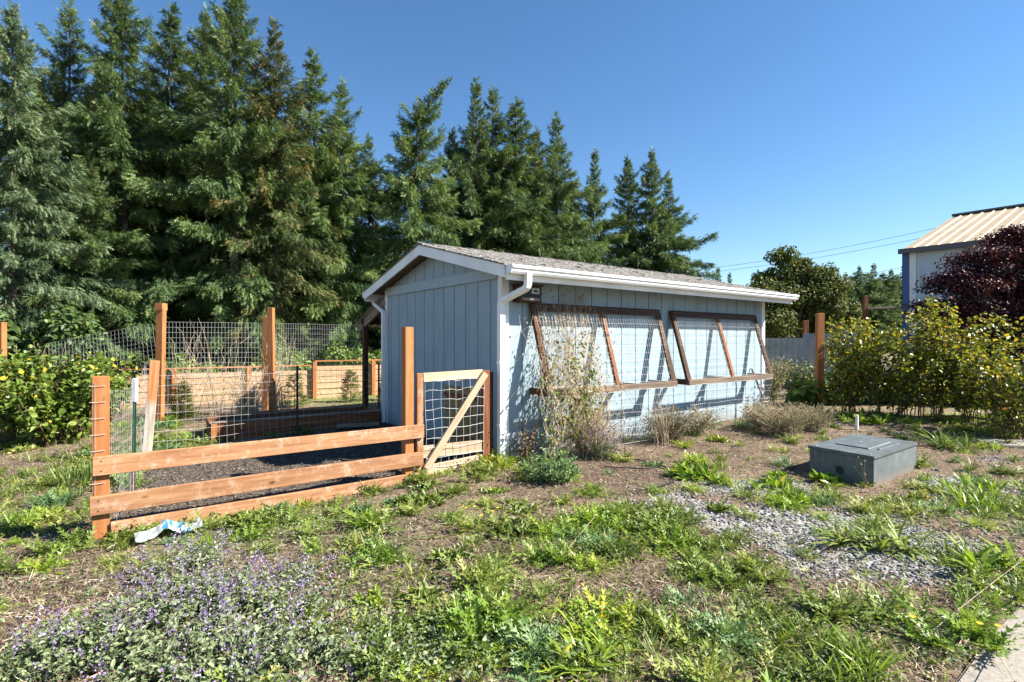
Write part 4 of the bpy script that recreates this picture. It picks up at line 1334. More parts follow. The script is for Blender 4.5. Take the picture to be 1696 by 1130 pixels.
plant('airy', 612, 25.0, 222, 'shorter fir tucked behind, left of the bent-tipped fir', .95, 3.3)
plant('bent', 692, 23.0, 132, 'fir whose tip bends over to the right', .95, 0.0)
plant('dense', 748, 27.5, 212, 'fir between the bent-tipped fir and the twin spires', .8, 5.0)
plant('broad', 788, 27.0, 133, 'left of the twin fir spires above the shed ridge', .78, 0.4)
plant('airy', 818, 28.0, 142, 'right of the twin fir spires above the shed ridge', .85, 2.4)
plant('slim', 856, 28.0, 160, 'fir with a bare pale trunk right of the twin spires', 1.15, 1.0)
plant('dense', 888, 31.0, 212, 'fir crowded behind, left of the fir with layered dark shelves', .75, 0.8)
plant('airy', 921, 29.5, 190, 'fir with layered dark shelves and pointed top above the roof', .9, 4.4)
plant('broad', 985, 31.5, 248, 'bright green bushy fir above the middle of the roof', .78, 2.2)
plant('dense', 1041, 33.5, 258, 'dark fir behind the bright green bushy fir', .8, 2.9)
plant('dense', 1081, 32.0, 246, 'last tall fir on the right, with a double top', .8, 1.5)
plant('broad', 1108, 33.0, 290, 'rightmost fir of the row, its skirt ending over the roof', .95, 3.7)
plant('broad', 480, 24.0, 330, 'short bushy fir filling in between the brown-topped and narrow firs', 1.2, 5.1)
plant('broad', 655, 27.0, 330, 'short dark fir below the bent-tipped fir at left', 1.1, 4.1)
plant('broad', 330, 24.5, 300, 'short dark fir behind the twin-topped fir', 1.2, 2.7)
for i, (px, Y, ap, lab) in enumerate(((62, 24, 120, 'fir behind, between the blue-green spruce and the thin spire'), (165, 25, 90, 'fir behind, between the thin spire and the tall dense fir'), (248, 26, 110, 'fir behind, left of the slim bare-trunked fir'), (312, 26, 120, 'fir behind, right of the slim bare-trunked fir'), (425, 26, 120, 'fir behind, between the tallest fir and the brown-topped one'), (490, 27, 160, 'fir behind, between the brown-topped and narrow firs'), (540, 28, 230, 'low fir behind the narrow fir'), (850, 33, 300, 'low fir behind the bare pale trunk'), (770, 32, 300, 'low fir behind the twin spires'), (950, 35, 310, 'low fir behind the layered fir'))):
    plant(('dense', 'airy', 'broad')[i % 3], px, Y, ap, lab, .95, i * 1.7)
for i, (px, Y, ap, lab) in enumerate(((1189, 58, 443, 'tiny far fir in the notch between the row and the round tree'), (1208, 60, 452, 'smaller of two tiny far firs left of the round tree'))):
    plant('broad', px, Y, ap, lab, 1.0, i * 1.3, 'distant firs')
for i, (px, Y, ap, w_, lab) in enumerate(((1400, 60, 452, .8, 'distant fir directly right of the round tree'), (1424, 63, 440, .7, 'pointed distant fir above the dark red post'), (1447, 60, 437, .75, 'tallest of the distant firs left of the barn'), (1476, 62, 446, .8, 'distant fir touching the barn corner'), (1498, 66, 440, .9, 'distant fir peeping out behind the barn corner'), (1380, 66, 462, 1.1, 'low distant fir behind the round tree edge'), (1352, 70, 470, 1.2, 'farthest low fir hidden behind the round tree'), (1412, 72, 456, 1.3, 'low far fir between the round tree and the dark red post'), (1436, 74, 452, 1.3, 'low far fir right behind the dark red post'), (1462, 72, 452, 1.3, 'low far fir between the two tallest distant firs'), (1488, 75, 456, 1.3, 'low far fir just left of the barn corner'))):
    plant('dense' if i % 2 else 'broad', px, Y, ap, lab, w_ * 1.45, i * 1.1, 'distant firs')

# ------------------------------------------------------------------ broadleaf trees and bushes


def leafcloud(mb, r, blobs_, n, leaf, tm=T_OVAL, up=.4, lo=.55, vmean=.5, vsd=.22):
    blobs_ = np.asarray(blobs_, float)
    w = (blobs_[:, 3] * blobs_[:, 4] * blobs_[:, 5]) ** .67
    k = r.choice(len(blobs_), n, p=w / w.sum())
    d = r.normal(size=(n, 3)); d /= np.linalg.norm(d, axis=1, keepdims=True)
    rad = lo + (1.06 - lo) * r.random(n) ** .6
    p = blobs_[k, :3] + d * blobs_[k, 3:6] * rad[:, None] + r.normal(0, .09, (n, 3)) * blobs_[k, 3:6]
    nm = d + np.array([0, 0, up]) + r.normal(0, .5, (n, 3))
    al = np.cross(nm, r.normal(size=(n, 3))) + d * .3 + np.array([0, 0, -.35])
    mb.leaves(tm, p, al, nm, leaf * r.uniform(.6, 1.3, n), leaf * .75 * r.uniform(.7, 1.2, n), np.clip(vmean + vsd * r.normal(size=n), 0, 1), curl=.2)


def limbs(mb, r, p0, blobs_, r0, split=.35):
    blobs_ = np.asarray(blobs_, float)
    p0 = np.asarray(p0, float)
    top = blobs_[:, :3].mean(0) * [1, 1, 0] + [0, 0, 0]
    fork = p0 * [1, 1, 0] + (top - p0 * [1, 1, 0]) * .25 + [0, 0, p0[2] + (blobs_[:, 2].mean() - p0[2]) * split]
    mb.tubes([np.linspace(p0 - [0, 0, .3], fork, 5)], r0, r0 * .7, sides=8)
    for b in blobs_:
        f = np.linspace(0, 1, 6)[:, None]
        P = fork * (1 - f) + b[:3] * f + np.array([0, 0, 1]) * (.15 * np.linalg.norm(b[:3] - fork) * f * (1 - f) * 2)
        mb.tubes([P], r0 * .5, r0 * .1, sides=5)
        for _ in range(5):
            e = b[:3] + r.normal(0, .5, 3) * b[3:6]
            mb.tubes([np.stack([P[3], (P[3] + e) / 2 + r.normal(0, .08, 3) * b[3], e])], r0 * .16, r0 * .04, sides=3)


M['bleaf'] = leafmat('broad_leaves', [(0.0, (.024, .038, .010)), (.5, (.062, .088, .022)), (1.0, (.18, .20, .06))], trans=.28, spec=.15)
M['plum'] = leafmat('purple_leaves', [(0.0, (.014, .006, .010)), (.5, (.048, .014, .020)), (.8, (.12, .026, .030)), (1.0, (.27, .06, .045))], trans=.18, rough=.5, spec=.25)
M['yleaf'] = leafmat('yellowing_leaves', [(0.0, (.035, .060, .010)), (.45, (.12, .165, .022)), (.72, (.30, .30, .03)), (.92, (.52, .42, .04)), (1.0, (.36, .17, .03))], trans=.35, rough=.4)
M['berry'] = leafmat('bush_leaves', [(0.0, (.045, .085, .014)), (.55, (.13, .20, .03)), (.88, (.24, .30, .06)), (1.0, (.46, .38, .04))], trans=.35, rough=.4)
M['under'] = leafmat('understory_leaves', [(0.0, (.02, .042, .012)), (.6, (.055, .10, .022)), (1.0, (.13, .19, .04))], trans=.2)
M['brush'] = leafmat('bright_brush_leaves', [(0.0, (.06, .11, .02)), (.6, (.16, .24, .045)), (1.0, (.30, .34, .09))], trans=.35)


def round_tree(name, label, cat, base, blobs_, n, leaf, mat, seed, r0, vmean=.5, lo=.55, up=.4, split=.35, every=1):
    r = np.random.default_rng(seed)
    root = thing(name, label, cat, base)
    a, b = MB(), MB()
    limbs(a, r, base, blobs_[::every], r0, split)
    leafcloud(b, r, blobs_, n, leaf, vmean=vmean, lo=lo, up=up)
    a.build('trunk', M['bark'], root); b.build('crown', M[mat], root)
    return root


def ragged(lst, Y):
    """px_blobs broken into many small uneven clumps"""
    r = np.random.default_rng(len(lst) + 5)
    out = []
    for b in px_blobs(lst, Y):
        for _ in range(7):
            d = r.normal(size=3); d /= np.linalg.norm(d)
            s = r.uniform(.32, .62)
            c = np.array(b[:3]) + d * np.array(b[3:]) * r.uniform(.35, .95)
            out.append([*c, b[3] * s * 1.15, b[4] * s * 1.15, b[5] * s])
    return out


def px_blobs(lst, Y):
    """(px, py, radius in px, flattening) -> blobs at depth Y"""
    r = np.random.default_rng(len(lst))
    out = []
    for (px, py, rp, fl) in lst:
        d = r.uniform(-.6, .6) * rp / F * Y
        out.append([(px - CX) / F * (Y + d), Y + d, zat(py, Y), rp / F * Y, rp / F * Y, rp / F * Y * fl])
    return out


Y = 37
round_tree('round_tree', 'round dark green leafy tree beyond the corrugated fence', 'tree', on(1310, Y),
           ragged([(1300, 470, 46, .9), (1345, 452, 30, .9), (1255, 492, 30, .9), (1375, 492, 34, .9), (1335, 505, 50, .9), (1270, 530, 46, .8), (1385, 535, 36, .8), (1325, 545, 50, .7), (1298, 434, 22, .8), (1398, 510, 22, .8), (1270, 462, 22, .8), (1322, 438, 20, .8), (1365, 462, 22, .8), (1240, 520, 24, .8), (1300, 500, 30, .9), (1352, 485, 26, .9)], Y), 32000, .20, 'bleaf', 41, .30, lo=.3, every=9, vmean=.62)
Y = 12.5
pb = []
rp_ = np.random.default_rng(77)
for (px, py, rp, fl) in [(1655, 396, 36, .5), (1690, 384, 30, .5), (1605, 428, 44, .5), (1640, 432, 40, .7), (1690, 430, 60, .6), (1566, 466, 46, .5), (1600, 470, 44, .7), (1640, 480, 60, .7), (1700, 480, 70, .7), (1540, 510, 44, .5), (1575, 520, 50, .7), (1610, 530, 64, .7), (1680, 545, 76, .8), (1740, 420, 70, .5), (1760, 510, 80, .6), (1560, 560, 40, .5), (1720, 380, 30, .4), (1640, 590, 60, .5)]:
    pb += ragged([(px, py, rp, fl * .8)] * (1 + int(rp_.random() < .3)), Y + rp_.uniform(-.5, .5))
round_tree('purple_tree', 'spreading purple-leaved tree in front of the metal barn', 'tree', on(1660, Y), pb, 46000, .062, 'plum', 42, .07, lo=.2, up=.9, every=9)


def stem_bush(name, label, cat, base, seed, ns, hgt, spread, lean, nl, leaf, mat, start=.35, stem_r=.012, group=None, vmean=.5, wood_='twig', tm=T_OVAL, side_twigs=3, zcut=None, vsd=.24, foot=.06):
    """arching canes from one stool with leaves along their outer part"""
    r = np.random.default_rng(seed)
    root = thing(name, label, cat, base, group)
    az = r.uniform(0, 6.28, ns)
    k = 9
    s = np.linspace(0, 1, k)
    h = hgt * r.uniform(.55, 1.05, ns); sp = spread * r.uniform(.25, 1.1, ns)
    px_ = np.cos(az)[:, None] * sp[:, None] * s ** 1.3 + lean[0] * s ** 1.2; py_ = np.sin(az)[:, None] * sp[:, None] * s ** 1.3 + lean[1] * s ** 1.2
    pz = h[:, None] * (1.25 * s - .25 * s ** 2.5)
    P = np.stack([px_, py_, pz], -1) + r.normal(0, .018, (ns, k, 3)) * np.sqrt(s)[None, :, None] * hgt
    P[:, :, :2] += r.normal(0, foot, (ns, 1, 2)); P[:, 0, 2] = -.08
    P = P + np.asarray(base)
    w, f = MB(), MB()
    w.tubes(P, stem_r * r.uniform(.6, 1.2, ns), .003, sides=4)
    # side twigs
    TB, TD = [], []
    for q in range(side_twigs):
        si = r.integers(2, k - 1, ns)
        b0 = P[np.arange(ns), si]
        d = r.normal(0, 1, (ns, 3)) * [1, 1, .5] + [0, 0, .45]
        L_ = spread * r.uniform(.25, .6, ns)
        e = b0 + d / np.linalg.norm(d, axis=1, keepdims=True) * L_[:, None]
        m_ = (b0 + e) / 2 + r.normal(0, .03, (ns, 3))
        tw = np.stack([b0, m_, e], 1)
        w.tubes(tw, stem_r * .4, .002, sides=3)
        TB.append(tw)
    TB = np.concatenate(TB) if TB else np.zeros((0, 3, 3))
    # leaves on canes and twigs
    n1 = int(nl * .5)
    i = r.integers(0, ns, n1); u = start + (1 - start) * r.random(n1) ** .8; q = u * (k - 1); j = np.minimum(q.astype(int), k - 2); fr = (q - j)[:, None]
    p1 = P[i, j] * (1 - fr) + P[i, j + 1] * fr
    n2 = nl - n1 if len(TB) else 0
    if n2:
        i = r.integers(0, len(TB), n2); u = r.random(n2) ** .6 * 2; j = np.minimum(u.astype(int), 1); fr = (u - j)[:, None]
        p2 = TB[i, j] * (1 - fr) + TB[i, j + 1] * fr
        p1 = np.concatenate([p1, p2])
    if zcut is not None:
        p1 = p1[p1[:, 2] > base[2] + zcut]
    n = len(p1)
    d = r.normal(size=(n, 3)) * [1, 1, .6] + [0, 0, -.1]
    nm = r.normal(0, .6, (n, 3)) + [.25, -.2, .8]
    p1 = p1 + d / np.linalg.norm(d, axis=1, keepdims=True) * leaf * r.uniform(.2, 1.2, n)[:, None]
    hrel = (p1[:, 2] - base[2]) / hgt
    f.leaves(tm, p1, d, nm, leaf * r.uniform(.55, 1.25, n), leaf * .85 * r.uniform(.7, 1.15, n), np.clip(vmean + vsd * r.normal(size=n) + .18 * (hrel - .5), 0, 1), curl=r.uniform(0, .5, n))
    w.build('stems', M[wood_], root); f.build('leaves', M[mat], root)
    return root


for (px, Y, h, sp, ln, nl, lab, sd) in ((1415, 9.9, 1.75, .62, (0, 0), 2600, 'yellowing leafy bush beside the orange cedar post', 1), (1478, 9.6, 1.75, .62, (.1, 0), 2600, 'second yellowing bush from the orange cedar post', 2), (1545, 9.8, 1.9, .7, (0, 0), 2500, 'tallest yellowing bush, in front of the purple tree', 3), (1612, 9.3, 1.7, .75, (.15, 0), 2000, 'open yellowing bush with bare arching canes, second from the picture edge', 4), (1682, 8.0, 1.5, .85, (-.1, .1), 1500, 'yellow bush with thick low canes at the right edge', 5), (1760, 8.6, 1.8, .8, (0, 0), 1500, 'yellowing bush cut by the right edge of the picture', 6)):
    stem_bush('currant_bush', lab, 'bush', on(px, Y), 50 + sd, 20, h * 1.07, sp * 1.05, ln, int(nl * 1.1), .066, 'yleaf', start=.10, stem_r=.009, group='yellowing bushes on the right', vmean=.50, zcut=.16, foot=.16, side_twigs=6)
# long low canes
rc = np.random.default_rng(9)
mb = MB()
for (a, b, c) in (((1480, 690), (1530, 655), (1555, 628)), ((1695, 705), (1640, 672), (1590, 655)), ((1680, 705), (1600, 690), (1510, 690))):
    pa, pb_, pc_ = at(*a), on(b[0], at(*a)[1] + .1), on(c[0], at(*a)[1] + .3)
    pb_[2] = zat(b[1], pb_[1]); pc_[2] = zat(c[1], pc_[1])
    mb.tubes([smooth_path([pa, pb_, pc_])], .02, .010, sides=6)
props(mb.build('bare_canes', M['twig'], smooth=True), 'thick bare canes arching low under the yellowing bushes', 'canes')

for (px, Y, h, sp, nl, lab, sd) in ((28, 7.6, 1.20, .62, 2400, 'leafy green bush at the left edge below the cedar post', 1), (88, 7.5, 1.18, .60, 2300, 'leafy green bush left of the front fence post', 2), (132, 8.0, 1.15, .55, 1700, 'leafy green bush nearest the front fence post', 3), (172, 9.0, 1.12, .45, 1200, 'pale leafy bush under the drooping wire panel', 4), (-40, 7.9, 1.3, .7, 1600, 'leafy green bush cut by the left edge', 5)):
    stem_bush('berry_bush', lab, 'bush', on(px, Y), 70 + sd, 26, h, sp, (0, 0), int(nl * .8), .088, 'berry', start=.12, stem_r=.007, group='leafy bushes on the left', vmean=.44, vsd=.24, foot=.12)

# understory behind the fence
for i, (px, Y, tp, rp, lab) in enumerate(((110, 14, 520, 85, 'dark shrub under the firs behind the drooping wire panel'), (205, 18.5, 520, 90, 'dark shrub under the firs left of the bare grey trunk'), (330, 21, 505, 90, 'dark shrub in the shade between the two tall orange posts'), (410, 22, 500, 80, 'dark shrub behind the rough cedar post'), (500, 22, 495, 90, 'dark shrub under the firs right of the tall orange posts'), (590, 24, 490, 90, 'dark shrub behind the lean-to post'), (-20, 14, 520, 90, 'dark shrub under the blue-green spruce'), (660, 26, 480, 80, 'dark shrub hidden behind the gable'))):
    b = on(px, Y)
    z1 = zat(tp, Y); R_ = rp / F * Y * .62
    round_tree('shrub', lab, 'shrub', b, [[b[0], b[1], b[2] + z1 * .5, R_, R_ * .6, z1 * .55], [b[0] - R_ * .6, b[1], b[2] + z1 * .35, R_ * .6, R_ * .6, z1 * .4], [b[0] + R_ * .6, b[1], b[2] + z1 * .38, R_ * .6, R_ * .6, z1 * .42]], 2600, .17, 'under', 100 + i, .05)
for i, (px, Y, tp, rp, lab) in enumerate(((298, 13.2, 588, 22, 'sunlit green shrub behind the low board fence, between the tall orange posts'), (345, 13.8, 600, 16, 'small sunlit shrub just left of the rough cedar post'), (440, 14.2, 588, 24, 'sunlit green shrub behind the tall orange post'), (487, 14.8, 580, 24, 'bright green shrub right of the tall orange post'), (556, 16, 566, 22, 'bright sapling behind the wire left of the lean-to'), (592, 16.3, 576, 26, 'bright sapling behind the lean-to post'), (630, 16.6, 580, 18, 'bright shrub framed between lean-to post and shed'))):
    b = on(px, Y); z1 = zat(tp, Y); R_ = rp / F * Y
    round_tree('young_shrub', lab, 'shrub', b, [[b[0], b[1], b[2] + z1 * .66, R_, R_, z1 * .34], [b[0] - R_ * .5, b[1], b[2] + z1 * .45, R_ * .7, R_ * .7, z1 * .3], [b[0] + R_ * .6, b[1], b[2] + z1 * .5, R_ * .6, R_ * .6, z1 * .26]], 900, .11, 'brush', 130 + i, .02, lo=.3)
for i, (px, Y, tp, rp, lab) in enumerate(((1400, 11.6, 610, 60, 'low dark shrub behind the first yellowing bush'), (1500, 11.8, 606, 70, 'low dark shrub behind the middle yellowing bushes'), (1620, 11.4, 606, 80, 'low dark shrub under the purple tree'), (1730, 11.0, 600, 80, 'low dark shrub at the right edge under the purple tree'))):
    b = on(px, Y); z1 = zat(tp, Y); R_ = rp / F * Y
    round_tree('shrub', lab, 'shrub', b, [[b[0], b[1], b[2] + z1 * .5, R_ * .8, R_ * .5, z1 * .5], [b[0] - R_ * .6, b[1], b[2] + z1 * .4, R_ * .6, R_ * .5, z1 * .45]], 2200, .08, 'under', 150 + i, .03)
# dark woods closing the view between trunks
rw = np.random.default_rng(5)
mb = MB(); bl_ = []
for x in np.linspace(-75, 60, 46):
    y = 58 + .18 * x + rw.uniform(-4, 4)
    hh = rw.uniform(5.5, 7.5) if x < -18 else rw.uniform(3.0, 5.2) if x < 12 else rw.uniform(2.2, 3.4)
    bl_.append([x, y, hh * .5, 2.6, 2.2, hh * .62])
leafcloud(mb, rw, bl_, 26000, .55, lo=.5)
props(mb.build('distant_woods', M['under']), 'dark mass of distant woodland behind the firs', 'woods', kind='stuff')

# saplings in front of the board fence
M['sap'] = leafmat('sapling_needles', [(0.0, (.05, .075, .02)), (.6, (.13, .16, .04)), (1.0, (.22, .23, .07))], trans=.2)
for i, (px, Y, tp, w_, lab) in enumerate(((488, 11.2, 622, 1.0, 'young fir sapling on the lawn right of the tall orange post'), (581, 12.1, 617, .8, 'young fir sapling left of the lean-to post'), (300, 9.7, 636, .7, 'young fir sapling in weeds right of the tallest post'), (640, 12.4, 620, .6, 'young fir sapling half hidden by the shed corner'))):
    b = on(px, Y); h = zat(tp, Y) - b[2]
    r = np.random.default_rng(160 + i); root = thing('fir_sapling', lab, 'sapling', b, 'fir saplings by the board fence')
    a, f = MB(), MB(); a.tubes([[b - [0, 0, .1], b + [0, 0, h]]], .014, .004, sides=5)
    n = 330; z = r.random(n) ** 1.2 * h; az = r.uniform(0, 6.28, n); l = (.36 * w_ * (1 - z / h) + .06) * r.uniform(.3, 1, n)
    d = np.stack([np.cos(az), np.sin(az), r.uniform(-.1, .6, n)], -1)
    p_ = b + np.stack([np.cos(az) * l * .6, np.sin(az) * l * .6, z + .02], -1)
    f.leaves(T_SPRAY, p_, d, r.normal(0, .4, (n, 3)) + [0, 0, 1], .13, .10, r.random(n))
    a.build('trunk', M['bark'], root); f.build('crown', M['sap'], root)


# ------------------------------------------------------------------ dry canes and dead brush
def canes(name, label, cat, b, seed, n, h, spread, lean=(0, 0), rad=.004, mat='drystem', arch=.3, nl=0, leafm=None, leaf=.04):
    r = np.random.default_rng(seed); k = 8; s = np.linspace(0, 1, k)
    az = r.uniform(0, 6.28, n); sp = spread * r.uniform(.1, 1.1, n); hh = h * r.uniform(.4, 1.05, n)
    P = np.stack([np.cos(az)[:, None] * sp[:, None] * s ** 1.2 + lean[0] * s, np.sin(az)[:, None] * sp[:, None] * s ** 1.2 + lean[1] * s, hh[:, None] * ((1 + arch) * s - arch * s ** 2.2)], -1)
    P += r.normal(0, .02 * h, (n, k, 3)) * s[None, :, None]
    P[:, :, :2] += r.normal(0, spread * .18, (n, 1, 2)); P[:, 0, 2] = -.06
    P += np.asarray(b)
    root = thing(name, label, cat, b)
    w = MB(); w.tubes(P, rad * r.uniform(.6, 1.3, n), rad * .35, sides=3, v=r.random(n)); w.build('stems', M[mat], root)
    if nl:
        f = MB(); i = r.integers(0, n, nl); q = (.15 + .85 * r.random(nl)) * (k - 1); j = np.minimum(q.astype(int), k - 2); fr = (q - j)[:, None]
        p = P[i, j] * (1 - fr) + P[i, j + 1] * fr
        f.leaves(T_RHOMB, p, r.normal(size=(nl, 3)) + [0, 0, .2], r.normal(size=(nl, 3)) + [0, 0, .5], leaf * r.uniform(.5, 1.3, nl), leaf * .4, r.random(nl)); f.build('leaves', M[leafm], root)
    return root


M['dryleaf'] = leafmat('dry_leaves', [(0.0, (.14, .09, .05)), (.5, (.33, .24, .14)), (1.0, (.52, .42, .28))], trans=.2, rough=.8, spec=.1)
M['lavleaf'] = leafmat('grey_herb_leaves', [(0.0, (.10, .085, .05)), (.5, (.20, .19, .11)), (1.0, (.33, .32, .22))], trans=.2, rough=.8, spec=.1)
canes('dead_brush', 'brown dead brush heaped around the tall orange post', 'dead brush', on(412, 9.4), 201, 210, .95, .45, nl=700, leafm='dryleaf')
canes('bramble_canes', 'bare pale bramble canes rising beside the tallest post', 'bramble', on(300, 10.0), 202, 26, 1.75, .8, lean=(.3, 0), rad=.006, arch=.5)
canes('bramble_canes', 'bare bramble canes in front of the wire left of the dead brush', 'bramble', on(372, 9.6), 203, 24, 1.75, .6, rad=.006, arch=.4)
canes('dry_stalks', 'dry tan stalks tangled beside the tall orange post', 'dry stalks', on(460, 10.2), 204, 40, 1.6, .35, rad=.005, arch=.3, nl=500, leafm='dryleaf')
canes('dead_brush', 'brown dry brush among the leaves under the wire panel', 'dead brush', on(62, 8.6), 205, 90, 1.35, .35, nl=400, leafm='dryleaf')
for (px, Y, h, sp, n, lab, sd) in ((1108, 7.75, .50, .44, 420, 'dry grey lavender bush below the far trellis', 1), (1160, 8.3, .42, .35, 260, 'smaller dry lavender bush against the blue wall', 2), (1298, 8.2, .50, .48, 460, 'large dry lavender bush between shed end and utility box', 3), (1345, 8.5, .42, .4, 280, 'dry lavender bush at the foot of the orange cedar post', 4), (1255, 8.6, .45, .35, 240, 'dry brown bush beside the wire plant cage', 5)):
    canes('lavender_bush', lab, 'lavender bush', on(px, Y), 210 + sd, n, h, sp, rad=.0028, mat='drystem' if sd != 1 else 'twig', nl=n * 7, leafm='lavleaf', leaf=.036)
for (px, Y, h, lab, sd) in ((1275, 11.0, 1.0, 'grey green wild shrub at the far end of the shed', 1), (1322, 11.4, .95, 'grey green shrub left of the orange cedar post', 2)):
    stem_bush('wild_shrub', lab, 'shrub', on(px, Y), 220 + sd, 60, h, .5, (0, 0), 2200, .05, 'lavleaf' if sd == 1 else 'under', start=.1, stem_r=.004, wood_='drystem', tm=T_RHOMB)
stem_bush('wild_shrub', 'bright green leafy plant between shed end and orange cedar post', 'shrub', on(1335, 10.4), 224, 26, .62, .3, (0, 0), 500, .12, 'brush', start=.05, stem_r=.004, tm=T_BLADE)

# dry vine hanging on the near trellis
vr = np.random.default_rng(31)
vine = thing('dry_vine', 'tangled dry vine climbing the near trellis', 'vine', SH(1.1, -.4, -.08))
P = []
for i in range(135):
    t_ = np.clip(vr.normal(.90, .30), .45, 1.9)
    top = vr.uniform(.7, 1.9) if vr.random() < .8 else 1.95
    k = 14; z = np.linspace(-.05, top, k)
    p_off = np.where(z < ZB, -.36 - .05, -.36 - .03 + (z - ZB) / (ZT - ZB) * .31)
    tt = t_ + np.cumsum(vr.normal(0, .035, k)); pp_ = p_off + vr.normal(0, .022, k) - .01
    P.append([SH(a, b, c) for a, b, c in zip(tt, pp_, z)])
P = np.array(P)
w = MB(); w.tubes(P, vr.uniform(.0018, .0042, len(P)), .0014, sides=3)
Q_ = []
for i in range(170):      # hanging and curling ends
    b = P[vr.integers(0, len(P)), vr.integers(6, 14)]
    k = 7; s = np.linspace(0, 1, k)[:, None]
    d = np.array([vr.normal(0, .22), vr.normal(0, .22), vr.uniform(-.35, .15)])
    Q_.append(b + s * d + vr.normal(0, .022, (k, 3)) * s + np.array([0, 0, -.12]) * s ** 2)
w.tubes(np.array(Q_), .0019, .001, sides=3)
for (t_, s0) in ((1.2, 1.75), (1.35, 1.8), (1.0, 1.78)):       # wisps up the wall above the frame
    for j in range(5):
        k = 8; z = np.linspace(s0, s0 + vr.uniform(.15, .36), k)
        w.tubes([[SH(t_ + vr.normal(0, .02) + .12 * math.sin(j * 2 + q_ * .5) * q_ / k, -.03 - .02 * vr.random(), zz_) for q_, zz_ in enumerate(z)]], .0025, .0012, sides=3)
w.build('stems', M['drystem'], vine)
f = MB(); n = 1800
i = vr.integers(0, len(P), n); j = vr.integers(1, 14, n)
p_ = P[i, j] + vr.normal(0, .035, (n, 3))
f.leaves(T_RHOMB, p_, vr.normal(size=(n, 3)), vr.normal(size=(n, 3)), .045 * vr.uniform(.4, 1.3, n), .022, vr.random(n), curl=.6)
f.build('dry_leaves', M['dryleaf'], vine)
f = MB(); n = 850
i = vr.integers(0, len(P), n); keep = P[:, 3, :]
j = vr.integers(2, 10, n); p_ = P[i, j] + vr.normal(0, .05, (n, 3))
tl = (p_ - C0) @ D1
p_ = p_[tl < 1.25]; n = len(p_)
f.leaves(T_OVAL, p_, vr.normal(size=(n, 3)) + [0, 0, .3], vr.normal(size=(n, 3)) + [0, -.5, .6], .06 * vr.uniform(.6, 1.3, n), .035, vr.uniform(.2, .8, n))
f.build('green_leaves', M['berry'], vine)
canes('dry_weeds', 'tall dry weeds under the near trellis', 'dry weeds', SH(1.0, -.50, -.08), 231, 300, .62, .42, rad=.0028, nl=2300, leafm='dryleaf', leaf=.035)
canes('dry_weeds', 'wispy dry grass stalks in front of the wall between the trellises', 'dry weeds', SH(2.45, -.5, -.08), 232, 60, .75, .4, rad=.002, nl=150, leafm='dryleaf', leaf=.03)
canes('dead_fern', 'brown withered plant at the foot of the white downspout', 'dead plant', SH(.22, -.22, -.08), 233, 46, .52, .22, rad=.003, mat='twig', nl=420, leafm='dryleaf', leaf=.04)


# ------------------------------------------------------------------ weeds, grass, gravel, straw
M['weed'] = leafmat('weed_leaves', [(0.0, (.065, .108, .018)), (.5, (.165, .225, .042)), (.85, (.29, .335, .08)), (1.0, (.40, .37, .12))], trans=.30, rough=.45)
M['lime'] = leafmat('lime_leaves', [(0.0, (.09, .17, .018)), (.5, (.20, .31, .035)), (.9, (.36, .43, .06)), (1.0, (.50, .42, .05))], trans=.36, rough=.4)
M['grass'] = leafmat('grass_blades', [(0.0, (.06, .11, .022)), (.5, (.14, .21, .05)), (.85, (.26, .31, .10)), (1.0, (.42, .36, .19))], trans=.32, rough=.45)
M['straw'] = leafmat('straw', [(0.0, (.06, .045, .033)), (.45, (.21, .16, .112)), (.8, (.42, .34, .245)), (1.0, (.62, .53, .40))], trans=.1, rough=.9, spec=.1)
M['pebble'] = leafmat('pebbles', [(0.0, (.06, .063, .07)), (.4, (.15, .153, .16)), (.8, (.29, .29, .285)), (1.0, (.52, .51, .48))], trans=0.0, rough=.7, spec=.3)
M['nepleaf'] = leafmat('catmint_leaves', [(0.0, (.07, .105, .045)), (.5, (.18, .235, .12)), (1.0, (.35, .40, .24))], trans=.22, rough=.6, spec=.2)
M['nepflower'] = leafmat('catmint_flowers', [(0.0, (.12, .09, .19)), (.5, (.25, .19, .36)), (1.0, (.48, .41, .58))], trans=.25, rough=.7, spec=.1)
M['petal'] = leafmat('yellow_petals', [(0.0, (.65, .36, .02)), (1.0, (.80, .58, .03))], trans=.2, rough=.6)
M['herb'] = leafmat('herb_leaves', [(0.0, (.055, .12, .045)), (.5, (.13, .23, .085)), (1.0, (.26, .36, .16))], trans=.28, rough=.5)


def free(x, y):
    t_, s_ = local_shed(x, y)
    ok = ~((t_ > -.05) & (t_ < LEN) & (s_ > -.02) & (s_ < WID + .1))
    ok &= ~inpoly(x, y, RUN) & ~inpoly(x, y, PATH)
    bx_, by_ = x - NB_[0], y - NB_[1]
    u, w = bx_ * e1[0] + by_ * e1[1], bx_ * e2[0] + by_ * e2[1]
    ok &= ~((u > -.02) & (u < 1.28) & (w > -.02) & (w < .68))
    return ok


def scatter(r, n, y0=2.05, y1=10.5, edge=1.02):
    y = np.sqrt(r.random(n) * (y1 ** 2 - y0 ** 2) + y0 ** 2)
    x = r.uniform(-edge, edge, n) * y
    k = free(x, y)
    return x[k], y[k]


def scatter_near(r, n, y0=2.05, y1=10.5, edge=1.02, pw=1.0):
    """more samples close to the front"""
    y = y0 * (y1 / y0) ** (r.random(n) ** pw)
    x = r.uniform(-edge, edge, n) * y
    k = free(x, y)
    return x[k], y[k]


def density(x, y):
    return blobs(x, y, GREEN) - .55 * blobs(x, y, BROWN) - .35 * blobs(x, y, GRAVEL) + 1.5 * (fbm(x * 2.3, y * 2.3, 55, 3) - .5)


